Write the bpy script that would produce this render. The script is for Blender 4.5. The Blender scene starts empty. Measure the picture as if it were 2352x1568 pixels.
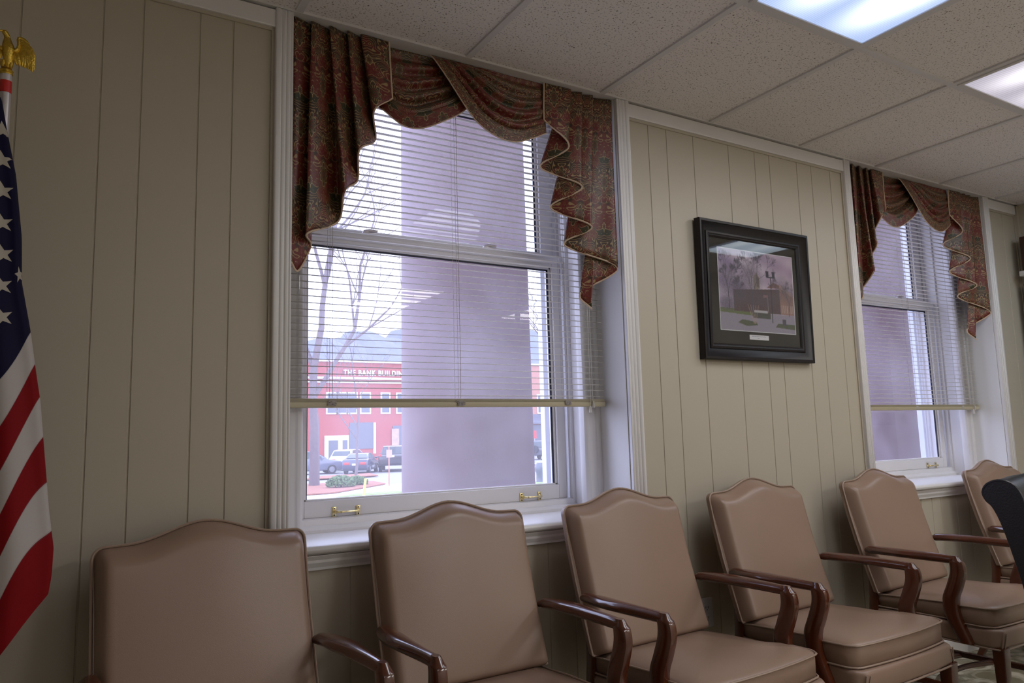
import bpy, bmesh, math, random
from mathutils import Vector, Matrix, noise
import numpy as np
random.seed(7)
C = bpy.context.scene.collection
PI = math.pi

# ------------------------------------------------------------ camera, world, exposure
yaw, pitch, roll = math.radians(31.333), math.radians(7.176), math.radians(-1.567)
fw = Vector((math.sin(yaw)*math.cos(pitch), math.cos(yaw)*math.cos(pitch), math.sin(pitch)))
rt = Vector((math.cos(yaw), -math.sin(yaw), 0)); up = rt.cross(fw)
rt2 = math.cos(roll)*rt + math.sin(roll)*up; up2 = -math.sin(roll)*rt + math.cos(roll)*up
cam = bpy.data.cameras.new('camera'); co = bpy.data.objects.new('camera', cam); C.objects.link(co)
mw = Matrix((rt2, up2, -fw)).transposed().to_4x4(); mw.translation = Vector((-1.2153, -2.2668, 1.18))
co.matrix_world = mw
cam.sensor_width = 36; cam.lens = 26.237; cam.clip_start = 0.05; cam.clip_end = 2000
bpy.context.scene.camera = co
sc = bpy.context.scene
sc.view_settings.view_transform = 'Standard'; sc.view_settings.look = 'None'
sc.view_settings.exposure = 0.0; sc.view_settings.gamma = 1.0; sc.view_settings.use_curve_mapping = False
try:
    sc.cycles.use_denoising = True; sc.cycles.denoiser = 'OPENIMAGEDENOISE'
    sc.cycles.max_bounces = 8; sc.cycles.transparent_max_bounces = 24
    sc.cycles.caustics_reflective = False; sc.cycles.caustics_refractive = False
    sc.cycles.sample_clamp_indirect = 6.0
except Exception: pass
w = bpy.data.worlds.new('overcast_sky'); sc.world = w; w.use_nodes = True
bg = w.node_tree.nodes['Background']; bg.inputs[0].default_value = (0.78, 0.86, 1.26, 1); bg.inputs[1].default_value = 4.1

# room lamps that stand outside the picture: the other fluorescent troffers of the ceiling grid
LAMPS = [  # grid column, y start, strength (W), in grid cells of 0.61 m
    (-1, -3.2, 4), (2, -3.2, 29), (5, -3.2, 26), (5, -0.75, 8)]
FIX_MAIN = 1.75; FIX_SECOND = 1.2
LAMP_COL = (1.0, 0.95, 0.91)

# ------------------------------------------------------------ materials
def new_mat(name):
    m = bpy.data.materials.new(name); m.use_nodes = True
    nt = m.node_tree; b = nt.nodes['Principled BSDF']
    return m, nt, b
def nd(nt, typ, **kw):
    n = nt.nodes.new(typ)
    for k, v in kw.items():
        if k.startswith('i_'): n.inputs[k[2:].replace('_', ' ')].default_value = v
        else: setattr(n, k, v)
    return n
def mathn(nt, op, a, b=None, c=None):
    n = nt.nodes.new('ShaderNodeMath'); n.operation = op
    for i, v in enumerate((a, b, c)):
        if v is None: continue
        if isinstance(v, (int, float)): n.inputs[i].default_value = v
        else: nt.links.new(v, n.inputs[i])
    return n.outputs[0]
def mixc(nt, f, a, b):
    n = nt.nodes.new('ShaderNodeMix'); n.data_type = 'RGBA'
    for i, v in ((0, f), (6, a), (7, b)):
        if isinstance(v, (int, float)): n.inputs[i].default_value = v
        elif isinstance(v, tuple): n.inputs[i].default_value = v if len(v) == 4 else v + (1,)
        else: nt.links.new(v, n.inputs[i])
    return n.outputs[2]
def plain(name, col, rough=0.5, metal=0.0, spec=0.5, var=0.0, scale=20, bump=0.0, bscale=60, coat=0.0, stretch=(1, 1, 1)):
    m, nt, b = new_mat(name)
    b.inputs['Roughness'].default_value = rough; b.inputs['Metallic'].default_value = metal
    b.inputs['Specular IOR Level'].default_value = spec; b.inputs['Coat Weight'].default_value = coat
    tc = nd(nt, 'ShaderNodeTexCoord'); mp = nd(nt, 'ShaderNodeMapping'); mp.inputs['Scale'].default_value = stretch
    nt.links.new(tc.outputs['Object'], mp.inputs[0])
    n = nd(nt, 'ShaderNodeTexNoise', i_Scale=scale, i_Detail=4.0); nt.links.new(mp.outputs[0], n.inputs['Vector'])
    dark = tuple(c*(1-var) for c in col); lite = tuple(min(1, c*(1+var)) for c in col)
    nt.links.new(mixc(nt, n.outputs['Fac'], dark, lite), b.inputs['Base Color'])
    if bump:
        n2 = nd(nt, 'ShaderNodeTexNoise', i_Scale=bscale, i_Detail=3.0); nt.links.new(mp.outputs[0], n2.inputs['Vector'])
        bp = nd(nt, 'ShaderNodeBump', i_Strength=bump, i_Distance=0.002)
        nt.links.new(n2.outputs['Fac'], bp.inputs['Height']); nt.links.new(bp.outputs[0], b.inputs['Normal'])
    return m
MT = {}
MT['wall'] = plain('beige_panelling', (0.475, 0.425, 0.340), 0.42, var=0.05, scale=900, bump=0.08, bscale=700)
MT['white'] = plain('white_gloss_paint', (0.72, 0.70, 0.70), 0.35, var=0.02, scale=8)
MT['reveal'] = plain('white_plaster_paint', (0.76, 0.75, 0.74), 0.55, var=0.02, scale=5)
MT['plain_wall'] = plain('painted_wall', (0.72, 0.68, 0.60), 0.8, var=0.03)
MT['leather'] = plain('taupe_vinyl', (0.285, 0.188, 0.138), 0.33, spec=0.5, var=0.05, scale=6, bump=0.10, bscale=420)
MT['piping'] = plain('taupe_piping', (0.33, 0.235, 0.18), 0.38, var=0.05)
MT['wood'] = plain('walnut_stained_wood', (0.085, 0.020, 0.007), 0.20, spec=0.55, var=0.55, scale=14, coat=0.5, stretch=(1, 1, .15))
MT['black_leather'] = plain('black_leather', (0.012, 0.012, 0.016), 0.36, var=0.2, scale=30, bump=0.35, bscale=160)
MT['black_plastic'] = plain('black_plastic', (0.015, 0.015, 0.017), 0.4)
MT['brass'] = plain('polished_brass', (0.80, 0.68, 0.36), 0.25, metal=1.0, var=0.15, scale=120)
MT['gold'] = plain('gilt_metal', (0.62, 0.42, 0.07), 0.3, metal=1.0, var=0.4, scale=160, bump=0.8, bscale=260)
MT['silver'] = plain('brushed_aluminium', (0.70, 0.66, 0.68), 0.3, metal=0.6, var=0.05)
MT['redtape'] = plain('red_tape', (0.55, 0.02, 0.015), 0.4, var=0.1)
MT['slat'] = plain('cream_vinyl_slat', (0.74, 0.72, 0.66), 0.4)
_m = MT['slat']; _nt = _m.node_tree; _b = _nt.nodes['Principled BSDF']
_t = nd(_nt, 'ShaderNodeBsdfTranslucent'); _t.inputs[0].default_value = (.80, .76, .70, 1); _x = nd(_nt, 'ShaderNodeMixShader'); _x.inputs[0].default_value = .5
_nt.links.new(_b.outputs[0], _x.inputs[1]); _nt.links.new(_t.outputs[0], _x.inputs[2]); _nt.links.new(_x.outputs[0], _nt.nodes['Material Output'].inputs[0])
MT['railc'] = plain('shade_tan_blind_rail', (0.46, 0.40, 0.27), 0.4, var=0.03)  # tan carries the shade on the unlit rail and stacked slats
MT['cord'] = plain('ivory_cord', (0.40, 0.36, 0.34), 0.8)
MT['cordpale'] = plain('cream_piping_cord', (0.60, 0.45, 0.32), 0.7, var=0.15, scale=300)
MT['frame'] = plain('dark_mahogany_frame', (0.010, 0.007, 0.008), 0.38, spec=.3, var=0.4, scale=40)
MT['mat'] = plain('dark_mat_board', (0.022, 0.020, 0.015), 0.9)
MT['paper'] = plain('white_card', (0.6, 0.6, 0.62), 0.8)
MT['ink'] = plain('grey_ink', (0.22, 0.21, 0.25), 0.8)
MT['tbar'] = plain('ceiling_grid_metal', (0.68, 0.66, 0.66), 0.45, var=0.03)
MT['outlet'] = plain('white_outlet_plastic', (0.62, 0.60, 0.62), 0.35)
MT['sealant'] = plain('dark_glazing_gasket', (0.03, 0.03, 0.05), 0.5)
MT['brown'] = plain('brown_wood_panel', (0.06, 0.022, 0.012), 0.35, var=0.3, scale=20, stretch=(1, 1, .1))

def mat_tile():
    m, nt, b = new_mat('mineral_fibre_tile'); b.inputs['Roughness'].default_value = 0.95
    tc = nd(nt, 'ShaderNodeTexCoord')
    n1 = nd(nt, 'ShaderNodeTexNoise', i_Scale=26.0, i_Detail=2.0, i_Distortion=1.5); nt.links.new(tc.outputs['Object'], n1.inputs['Vector'])
    add = nd(nt, 'ShaderNodeVectorMath', operation='MULTIPLY_ADD'); add.inputs[1].default_value = (.012, .012, 0)
    nt.links.new(n1.outputs['Color'], add.inputs[0]); nt.links.new(tc.outputs['Object'], add.inputs[2])
    v = nd(nt, 'ShaderNodeTexVoronoi', i_Scale=85.0); nt.links.new(add.outputs[0], v.inputs['Vector'])
    n2 = nd(nt, 'ShaderNodeTexNoise', i_Scale=150.0, i_Detail=1.0); nt.links.new(tc.outputs['Object'], n2.inputs['Vector'])
    n3 = nd(nt, 'ShaderNodeTexNoise', i_Scale=60.0, i_Detail=1.0); nt.links.new(tc.outputs['Object'], n3.inputs['Vector'])
    th = mathn(nt, 'MULTIPLY', n3.outputs['Fac'], 0.40)
    pit = mathn(nt, 'LESS_THAN', v.outputs['Distance'], mathn(nt, 'SUBTRACT', th, 0.045))
    sp = mathn(nt, 'GREATER_THAN', n2.outputs['Fac'], 0.635)
    fac = mathn(nt, 'MAXIMUM', mathn(nt, 'MULTIPLY', pit, 0.85), mathn(nt, 'MULTIPLY', sp, 0.45))
    nt.links.new(mixc(nt, fac, (0.82, 0.775, 0.76), (0.10, 0.08, 0.06)), b.inputs['Base Color'])
    return m
MT['tile'] = mat_tile()

def mat_fabric():
    m, nt, b = new_mat('red_damask_fabric'); b.inputs['Roughness'].default_value = 0.42; b.inputs['Sheen Weight'].default_value = 0.05
    b.inputs['Specular IOR Level'].default_value = 0.5
    uv = nd(nt, 'ShaderNodeUVMap'); sx = nd(nt, 'ShaderNodeSeparateXYZ'); nt.links.new(uv.outputs[0], sx.inputs[0])
    # mirror repeat: symmetric curling ornament
    pu = mathn(nt, 'PINGPONG', sx.outputs[0], 0.075); row = mathn(nt, 'FLOOR', mathn(nt, 'DIVIDE', sx.outputs[1], 0.30))
    pv = mathn(nt, 'MODULO', mathn(nt, 'ADD', sx.outputs[1], 30.0), 0.30)
    cb = nd(nt, 'ShaderNodeCombineXYZ'); nt.links.new(pu, cb.inputs[0]); nt.links.new(pv, cb.inputs[1])
    na = nd(nt, 'ShaderNodeTexNoise', i_Scale=12.0, i_Detail=0.6, i_Distortion=1.7); nt.links.new(cb.outputs[0], na.inputs['Vector'])
    nb = nd(nt, 'ShaderNodeTexNoise', i_Scale=20.0, i_Detail=1.0, i_Distortion=2.0); nt.links.new(cb.outputs[0], nb.inputs['Vector'])
    nc = nd(nt, 'ShaderNodeTexNoise', i_Scale=11.0, i_Detail=1.0, i_Distortion=1.0)
    off = nd(nt, 'ShaderNodeVectorMath', operation='ADD'); off.inputs[1].default_value = (3.3, 7.1, 2.0)
    nt.links.new(cb.outputs[0], off.inputs[0]); nt.links.new(off.outputs[0], nc.inputs['Vector'])
    base = mixc(nt, nd_ramp(nt, nc.outputs['Fac'], 0.55, 0.60), (0.155, 0.009, 0.008), (0.050, 0.024, 0.012))
    olive = nd_ramp(nt, na.outputs['Fac'], 0.60, 0.63)
    base = mixc(nt, olive, base, (0.034, 0.036, 0.014))
    def lines(fac, freq, wd):
        t = mathn(nt, 'FRACT', mathn(nt, 'MULTIPLY', fac, freq))
        return mathn(nt, 'LESS_THAN', mathn(nt, 'ABSOLUTE', mathn(nt, 'SUBTRACT', t, 0.5)), wd)
    l1 = lines(na.outputs['Fac'], 14.0, 0.11); l2 = lines(nb.outputs['Fac'], 10.0, 0.09)
    gate = nd_ramp(nt, nc.outputs['Fac'], 0.45, 0.52)
    gate2 = mathn(nt, 'SUBTRACT', 1.0, nd_ramp(nt, nc.outputs['Fac'], 0.56, 0.60))
    col = mixc(nt, mathn(nt, 'MULTIPLY', mathn(nt, 'MULTIPLY', l2, gate2), 0.75), base, (0.21, 0.12, 0.055))
    col = mixc(nt, mathn(nt, 'MULTIPLY', mathn(nt, 'MULTIPLY', l1, gate), 0.9), col, (0.40, 0.28, 0.125))
    # palmettes, half dropped: petalled outline, inner rings and a fan of ribs
    def palm(col, cu_, cv_, R0):
        dx = mathn(nt, 'SUBTRACT', pu, cu_); dv = mathn(nt, 'SUBTRACT', pv, cv_)
        d = mathn(nt, 'SQRT', mathn(nt, 'ADD', mathn(nt, 'MULTIPLY', mathn(nt, 'MULTIPLY', dx, dx), 1.5), mathn(nt, 'MULTIPLY', mathn(nt, 'MULTIPLY', dv, dv), .55)))
        th = mathn(nt, 'ARCTAN2', dv, dx)
        pet = mathn(nt, 'ADD', R0, mathn(nt, 'MULTIPLY', mathn(nt, 'COSINE', mathn(nt, 'MULTIPLY', th, 8.0)), R0*.16))
        rel = mathn(nt, 'SUBTRACT', d, pet)
        inside = mathn(nt, 'LESS_THAN', rel, 0.0)
        ribs = mathn(nt, 'GREATER_THAN', mathn(nt, 'COSINE', mathn(nt, 'MULTIPLY', th, 22.0)), .55)
        band = mathn(nt, 'MULTIPLY', mathn(nt, 'GREATER_THAN', d, R0*.50), mathn(nt, 'LESS_THAN', d, R0*.80))
        rings = mathn(nt, 'LESS_THAN', mathn(nt, 'ABSOLUTE', mathn(nt, 'SUBTRACT', mathn(nt, 'FRACT', mathn(nt, 'DIVIDE', d, R0*.26)), .5)), .13)
        core = mathn(nt, 'LESS_THAN', d, R0*.44)
        col = mixc(nt, inside, col, (0.055, 0.038, 0.014))
        col = mixc(nt, mathn(nt, 'MULTIPLY', mathn(nt, 'MULTIPLY', ribs, band), .9), col, (0.36, 0.24, 0.10))
        col = mixc(nt, mathn(nt, 'MULTIPLY', mathn(nt, 'MULTIPLY', rings, core), .9), col, (0.26, 0.03, 0.02))
        edge = mathn(nt, 'LESS_THAN', mathn(nt, 'ABSOLUTE', rel), .0013)
        return mixc(nt, edge, col, (0.44, 0.33, 0.16))
    col = palm(col, 0.0, .085, .026); col = palm(col, .075, .235, .026); col = palm(col, 0.0, .20, .010); col = palm(col, .075, .05, .011)
    wv = nd(nt, 'ShaderNodeTexNoise', i_Scale=500.0); nt.links.new(uv.outputs[0], wv.inputs['Vector'])
    col = mixc(nt, mathn(nt, 'MULTIPLY', wv.outputs['Fac'], 0.35), col, (0.03, 0.01, 0.008))
    nt.links.new(col, b.inputs['Base Color'])
    return m
def nd_ramp(nt, v, lo, hi):
    n = nt.nodes.new('ShaderNodeMapRange'); n.inputs[1].default_value = lo; n.inputs[2].default_value = hi
    nt.links.new(v, n.inputs[0]); return n.outputs[0]
MT['fabric'] = mat_fabric()

def mat_flag():
    m, nt, b = new_mat('flag_nylon'); b.inputs['Roughness'].default_value = 0.7; b.inputs['Specular IOR Level'].default_value = 0.15
    uv = nd(nt, 'ShaderNodeUVMap'); sx = nd(nt, 'ShaderNodeSeparateXYZ'); nt.links.new(uv.outputs[0], sx.inputs[0])
    s = mathn(nt, 'MINIMUM', sx.outputs[1], 5.9)
    odd = mathn(nt, 'GREATER_THAN', mathn(nt, 'MODULO', mathn(nt, 'ADD', s, 20.0), 2.0), 1.0)
    seam = mathn(nt, 'LESS_THAN', mathn(nt, 'FRACT', mathn(nt, 'ADD', s, 20.03)), 0.06)
    col = mixc(nt, odd, (0.46, 0.42, 0.41), (0.21, 0.003, 0.006))
    col = mixc(nt, mathn(nt, 'MULTIPLY', seam, 0.18), col, (0.1, 0.08, 0.09))
    cant = mathn(nt, 'LESS_THAN', s, 0.0)
    col = mixc(nt, cant, col, (0.006, 0.005, 0.028))
    nt.links.new(col, b.inputs['Base Color'])
    return m
MT['flag'] = mat_flag()
MT['star'] = plain('white_star_cloth', (0.40, 0.36, 0.30), 0.7)

def mat_glass(name, veil, tint=(1, 1, 1), refl=1.0):
    m, nt, b = new_mat(name); out = nt.nodes['Material Output']
    tr = nd(nt, 'ShaderNodeBsdfTransparent'); tr.inputs[0].default_value = tint + (1,)
    gl = nd(nt, 'ShaderNodeBsdfGlossy', i_Roughness=0.02)
    fr = nd(nt, 'ShaderNodeFresnel', i_IOR=1.5)
    tl = nd(nt, 'ShaderNodeBsdfTranslucent'); tl.inputs[0].default_value = (0.80, 0.77, 0.80, 1)
    n = nd(nt, 'ShaderNodeTexNoise', i_Scale=2.5, i_Detail=5.0); tc = nd(nt, 'ShaderNodeTexCoord'); nt.links.new(tc.outputs['Object'], n.inputs['Vector'])
    m1 = nd(nt, 'ShaderNodeMixShader'); nt.links.new(mathn(nt, 'MULTIPLY', n.outputs['Fac'], veil*2), m1.inputs[0])
    nt.links.new(tr.outputs[0], m1.inputs[1]); nt.links.new(tl.outputs[0], m1.inputs[2])
    m2 = nd(nt, 'ShaderNodeMixShader'); geo = nd(nt, 'ShaderNodeNewGeometry'); front = mathn(nt, 'SUBTRACT', 1.0, geo.outputs['Backfacing'])
    nt.links.new(mathn(nt, 'MULTIPLY', mathn(nt, 'MULTIPLY', fr.outputs[0], refl), front), m2.inputs[0])
    nt.links.new(m1.outputs[0], m2.inputs[1]); nt.links.new(gl.outputs[0], m2.inputs[2])
    nt.links.new(m2.outputs[0], out.inputs[0])
    return m
MT['glass'] = mat_glass('haze_veiled_window_glass', 0.10)  # translucent share imitates the milky haze that washes out the view
MT['picglass'] = mat_glass('picture_glass', 0.0, refl=1.1)
MT['acrylic'] = mat_glass('clear_acrylic', 0.12)

def mat_light(name, core, edge, strength, L, W, ribdir):
    m, nt, b = new_mat(name); out = nt.nodes['Material Output']
    tc = nd(nt, 'ShaderNodeTexCoord'); sx = nd(nt, 'ShaderNodeSeparateXYZ'); nt.links.new(tc.outputs['Object'], sx.inputs[0])
    # two tubes along y glow brighter behind the ribbed lens
    ax = mathn(nt, 'ABSOLUTE', sx.outputs[0]); d = mathn(nt, 'ABSOLUTE', mathn(nt, 'SUBTRACT', ax, 0.13))
    g = mathn(nt, 'EXPONENT', mathn(nt, 'MULTIPLY', mathn(nt, 'MULTIPLY', d, d), -140.0))
    ay = nd_ramp(nt, mathn(nt, 'ABSOLUTE', sx.outputs[1]), L/2, L/2-0.28)
    g = mathn(nt, 'MULTIPLY', g, ay)
    rb = mathn(nt, 'SINE', mathn(nt, 'MULTIPLY', sx.outputs[1 if ribdir else 0], 620.0))
    st = mathn(nt, 'ADD', mathn(nt, 'MULTIPLY', rb, 0.05), mathn(nt, 'ADD', 0.52, g))
    em = nd(nt, 'ShaderNodeEmission'); nt.links.new(mixc(nt, g, edge, core), em.inputs[0])
    nt.links.new(mathn(nt, 'MULTIPLY', st, strength), em.inputs[1])
    nt.links.new(em.outputs[0], out.inputs[0])
    return m

def mat_floor():
    m, nt, b = new_mat('marbled_vinyl_floor'); b.inputs['Roughness'].default_value = 0.25
    tc = nd(nt, 'ShaderNodeTexCoord')
    n = nd(nt, 'ShaderNodeTexNoise', i_Scale=7.0, i_Detail=5.0, i_Distortion=2.5); nt.links.new(tc.outputs['Object'], n.inputs['Vector'])
    nt.links.new(mixc(nt, nd_ramp(nt, n.outputs['Fac'], 0.42, 0.62), (0.20, 0.18, 0.12), (0.56, 0.52, 0.42)), b.inputs['Base Color'])
    return m
MT['floor'] = mat_floor()

def mat_brick(name, c1, c2, mortar, scale=1.0, axis=True):
    m, nt, b = new_mat(name); b.inputs['Roughness'].default_value = 0.9
    tc = nd(nt, 'ShaderNodeTexCoord'); sx = nd(nt, 'ShaderNodeSeparateXYZ'); nt.links.new(tc.outputs['Object'], sx.inputs[0])
    cb = nd(nt, 'ShaderNodeCombineXYZ'); nt.links.new(mathn(nt, 'ADD', sx.outputs[0], sx.outputs[1]), cb.inputs[0]); nt.links.new(sx.outputs[2], cb.inputs[1])
    br = nd(nt, 'ShaderNodeTexBrick', i_Scale=scale); br.inputs['Color1'].default_value = c1+(1,); br.inputs['Color2'].default_value = c2+(1,); br.inputs['Mortar'].default_value = mortar+(1,)
    br.inputs['Brick Width'].default_value = 0.22; br.inputs['Row Height'].default_value = 0.075; br.inputs['Mortar Size'].default_value = 0.008
    nt.links.new(cb.outputs[0], br.inputs['Vector']); nt.links.new(br.outputs[0], b.inputs['Base Color'])
    return m
MT['brick_red'] = mat_brick('painted_red_brick', (0.40, 0.085, 0.075), (0.36, 0.075, 0.07), (0.34, 0.08, 0.07))
MT['brick_tan'] = mat_brick('tan_brick', (0.46, 0.20, 0.14), (0.40, 0.17, 0.12), (0.42, 0.25, 0.2))
MT['brick_near'] = mat_brick('near_red_brick', (0.36, 0.09, 0.07), (0.30, 0.08, 0.065), (0.42, 0.36, 0.34))
MT['stucco'] = plain('pinkish_stucco', (0.205, 0.158, 0.172), 0.9, var=0.12, scale=3, bump=0.4, bscale=60)
MT['asphalt'] = plain('asphalt', (0.26, 0.26, 0.27), 0.9, var=0.1, scale=1)
MT['concrete'] = plain('concrete_paving', (0.55, 0.52, 0.50), 0.9, var=0.06, scale=1)
MT['mulch'] = plain('red_mulch', (0.30, 0.13, 0.09), 1.0, var=0.4, scale=8)
MT['grass'] = plain('winter_grass', (0.22, 0.30, 0.10), 1.0, var=0.4, scale=4)
MT['bark'] = plain('grey_bark', (0.16, 0.13, 0.14), 0.95, var=0.3, scale=6)
MT['hill'] = plain('haze_blue_wooded_hill', (0.15, 0.165, 0.24), 1.0, var=0.25, scale=0.12)  # blue of the distant haze is put into the base colour
MT['trimwhite'] = plain('white_cornice_paint', (0.68, 0.68, 0.68), 0.7)
MT['window_dark'] = plain('dark_window_pane', (0.10, 0.11, 0.14), 0.15)
MT['leaf'] = plain('shrub_leaves', (0.10, 0.17, 0.06), 0.8, var=0.4, scale=9)
MT['yellow'] = plain('yellow_paint', (0.75, 0.62, 0.12), 0.5)
MT['tyre'] = plain('tyre_rubber', (0.03, 0.03, 0.035), 0.8)
MT['hub'] = plain('alloy_wheel', (0.35, 0.35, 0.38), 0.4, metal=0.6)
MT['carglass'] = plain('car_window', (0.07, 0.09, 0.10), 0.05)
MT['taillight'] = plain('red_lamp_lens', (0.5, 0.05, 0.05), 0.2)
MT['headlight'] = plain('clear_lamp_lens', (0.7, 0.7, 0.7), 0.1)
MT['road_line'] = plain('white_road_paint', (0.7, 0.7, 0.7), 0.8)
MT['stone'] = plain('mottled_stone', (0.42, 0.30, 0.26), 0.9, var=0.4, scale=3)
MT['redsign'] = plain('red_sign_paint', (0.6, 0.04, 0.04), 0.5)
MT['sky_metal'] = plain('storm_sash_aluminium', (0.62, 0.66, 0.75), 0.35, metal=0.3)

# ------------------------------------------------------------ mesh helpers
class MB:
    def __init__(s): s.v = []; s.f = []; s.uv = None
    def add(s, vs, fs):
        o = len(s.v); s.v += [tuple(p) for p in vs]; s.f += [tuple(i+o for i in f) for f in fs]; return s
    def box(s, x0, x1, y0, y1, z0, z1):
        return s.add([(x0,y0,z0),(x1,y0,z0),(x1,y1,z0),(x0,y1,z0),(x0,y0,z1),(x1,y0,z1),(x1,y1,z1),(x0,y1,z1)],
                     [(3,2,1,0),(4,5,6,7),(0,1,5,4),(1,2,6,5),(2,3,7,6),(3,0,4,7)])
    def prism(s, poly, a0, a1, axis='z'):
        """poly: 2D points; extruded along axis. x:(y,z) y:(x,z) z:(x,y)"""
        def P(p, a): return {'z': (p[0], p[1], a), 'y': (p[0], a, p[1]), 'x': (a, p[0], p[1])}[axis]
        n = len(poly)
        return s.add([P(p, a0) for p in poly]+[P(p, a1) for p in poly],
                     [tuple(range(n))[::-1], tuple(range(n, 2*n))]+[(i, (i+1) % n, n+(i+1) % n, n+i) for i in range(n)])
    def sheet(s, pts, a0, a1, axis='z'):
        def P(p, a): return {'z': (p[0], p[1], a), 'y': (p[0], a, p[1]), 'x': (a, p[0], p[1])}[axis]
        n = len(pts)
        return s.add([P(p, a0) for p in pts]+[P(p, a1) for p in pts], [(i, i+1, n+i+1, n+i) for i in range(n-1)])
    def tube(s, pts, r, n=8, caps=True, rx=None):
        """round or elliptic tube; r number or list; rx: list of (ra, rb) half sizes in the frame (side, up)"""
        pts = [Vector(p) for p in pts]; k = len(pts); vs = []; fs = []
        prev = None
        for i, p in enumerate(pts):
            t = (pts[min(i+1, k-1)]-pts[max(i-1, 0)]).normalized()
            if prev is None:
                ref = Vector((0, 0, 1)) if abs(t.z) < 0.9 else Vector((1, 0, 0))
                a = t.cross(ref).normalized()
            else:
                a = (prev - t*prev.dot(t)).normalized()
            prev = a; b = a.cross(t)
            for j in range(n):
                th = 2*PI*j/n; ri = r[i] if isinstance(r, (list, tuple)) else r
                ra, rb = rx[i] if rx else (ri, ri)
                vs.append(p + a*math.cos(th)*ra + b*math.sin(th)*rb)
        for i in range(k-1):
            for j in range(n):
                fs.append((i*n+j, i*n+(j+1) % n, (i+1)*n+(j+1) % n, (i+1)*n+j))
        if caps: fs.append(tuple(range(n))[::-1]); fs.append(tuple(range((k-1)*n, k*n)))
        return s.add(vs, fs)
    def lathe(s, prof, c, n=24):
        vs = []; k = len(prof)
        for r, z in prof:
            for j in range(n): vs.append((c[0]+r*math.cos(2*PI*j/n), c[1]+r*math.sin(2*PI*j/n), c[2]+z))
        fs = [(i*n+j, i*n+(j+1) % n, (i+1)*n+(j+1) % n, (i+1)*n+j) for i in range(k-1) for j in range(n)]
        fs += [tuple(range(n))[::-1], tuple(range((k-1)*n, k*n))]
        return s.add(vs, fs)
    def grid(s, fn, nu, nv, closed_u=False, uvfn=None):
        vs = []; m = nu if closed_u else nu+1
        for j in range(nv+1):
            for i in range(m): vs.append(fn(i/nu, j/nv))
        fs = []
        for j in range(nv):
            for i in range(nu):
                i2 = (i+1) % m
                fs.append((j*m+i, j*m+i2, (j+1)*m+i2, (j+1)*m+i))
        return s.add(vs, fs)
    def build(s, name, mat, parent=None, smooth=False, bevel=0.0, seg=2, uvs=None, solid=0.0, subsurf=0, angle=40):
        me = bpy.data.meshes.new(name); me.from_pydata(s.v, [], s.f); me.update()
        if uvs:
            l = me.uv_layers.new(name='UVMap')
            for lp in me.loops: l.data[lp.index].uv = uvs[lp.vertex_index]
        bm = bmesh.new(); bm.from_mesh(me)
        bmesh.ops.recalc_face_normals(bm, faces=bm.faces)
        if bevel:
            ed = [e for e in bm.edges if len(e.link_faces) == 2 and e.calc_face_angle(0) > math.radians(30)]
            bmesh.ops.bevel(bm, geom=ed, offset=bevel, segments=seg, profile=0.5, affect='EDGES', clamp_overlap=True)
        bm.to_mesh(me); bm.free()
        me.materials.append(mat)
        if smooth or bevel:
            for p in me.polygons: p.use_smooth = True
            try: me.set_sharp_from_angle(angle=math.radians(angle))
            except Exception: pass
        o = bpy.data.objects.new(name, me); C.objects.link(o)
        if parent: o.parent = parent
        if solid:
            md = o.modifiers.new('thick', 'SOLIDIFY'); md.thickness = solid; md.offset = 0
        if subsurf:
            md = o.modifiers.new('sub', 'SUBSURF'); md.levels = subsurf; md.render_levels = subsurf
        return o
def tag(o, label=None, cat=None, group=None, kind=None):
    if label: o['label'] = label
    if cat: o['category'] = cat
    if group: o['group'] = group
    if kind: o['kind'] = kind
    return o
def empty(name, loc=(0, 0, 0), rz=0.0, label=None, cat=None, group=None, kind=None):
    o = bpy.data.objects.new(name, None); C.objects.link(o); o.location = loc; o.rotation_euler = (0, 0, rz)
    o.empty_display_size = 0.05
    return tag(o, label, cat, group, kind)
def copy_tree(o, parent=None):
    c = o.copy(); C.objects.link(c)
    if parent: c.parent = parent
    for ch in list(o.children): copy_tree(ch, c)
    return c
def st(o): o['kind'] = 'structure'; return o
def cr(pts, n=8, closed=False):
    """Catmull-Rom through points of any dimension"""
    P = [np.array(p, float) for p in pts]; out = []
    k = len(P)
    for i in range(k-1):
        p0 = P[i-1] if i > 0 else 2*P[0]-P[1]; p1 = P[i]; p2 = P[i+1]; p3 = P[i+2] if i+2 < k else 2*P[-1]-P[-2]
        for j in range(n):
            t = j/n
            out.append(0.5*((2*p1)+(-p0+p2)*t+(2*p0-5*p1+4*p2-p3)*t*t+(-p0+3*p1-3*p2+p3)*t**3))
    out.append(P[-1]); return [tuple(float(a) for a in q) for q in out]
def rrect(x0, x1, y0, y1, r, n=5):
    out = []
    for cx, cy, a0 in ((x1-r, y1-r, 0), (x0+r, y1-r, 90), (x0+r, y0+r, 180), (x1-r, y0+r, 270)):
        for i in range(n+1):
            a = math.radians(a0+90*i/n); out.append((cx+r*math.cos(a), cy+r*math.sin(a)))
    return out

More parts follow.
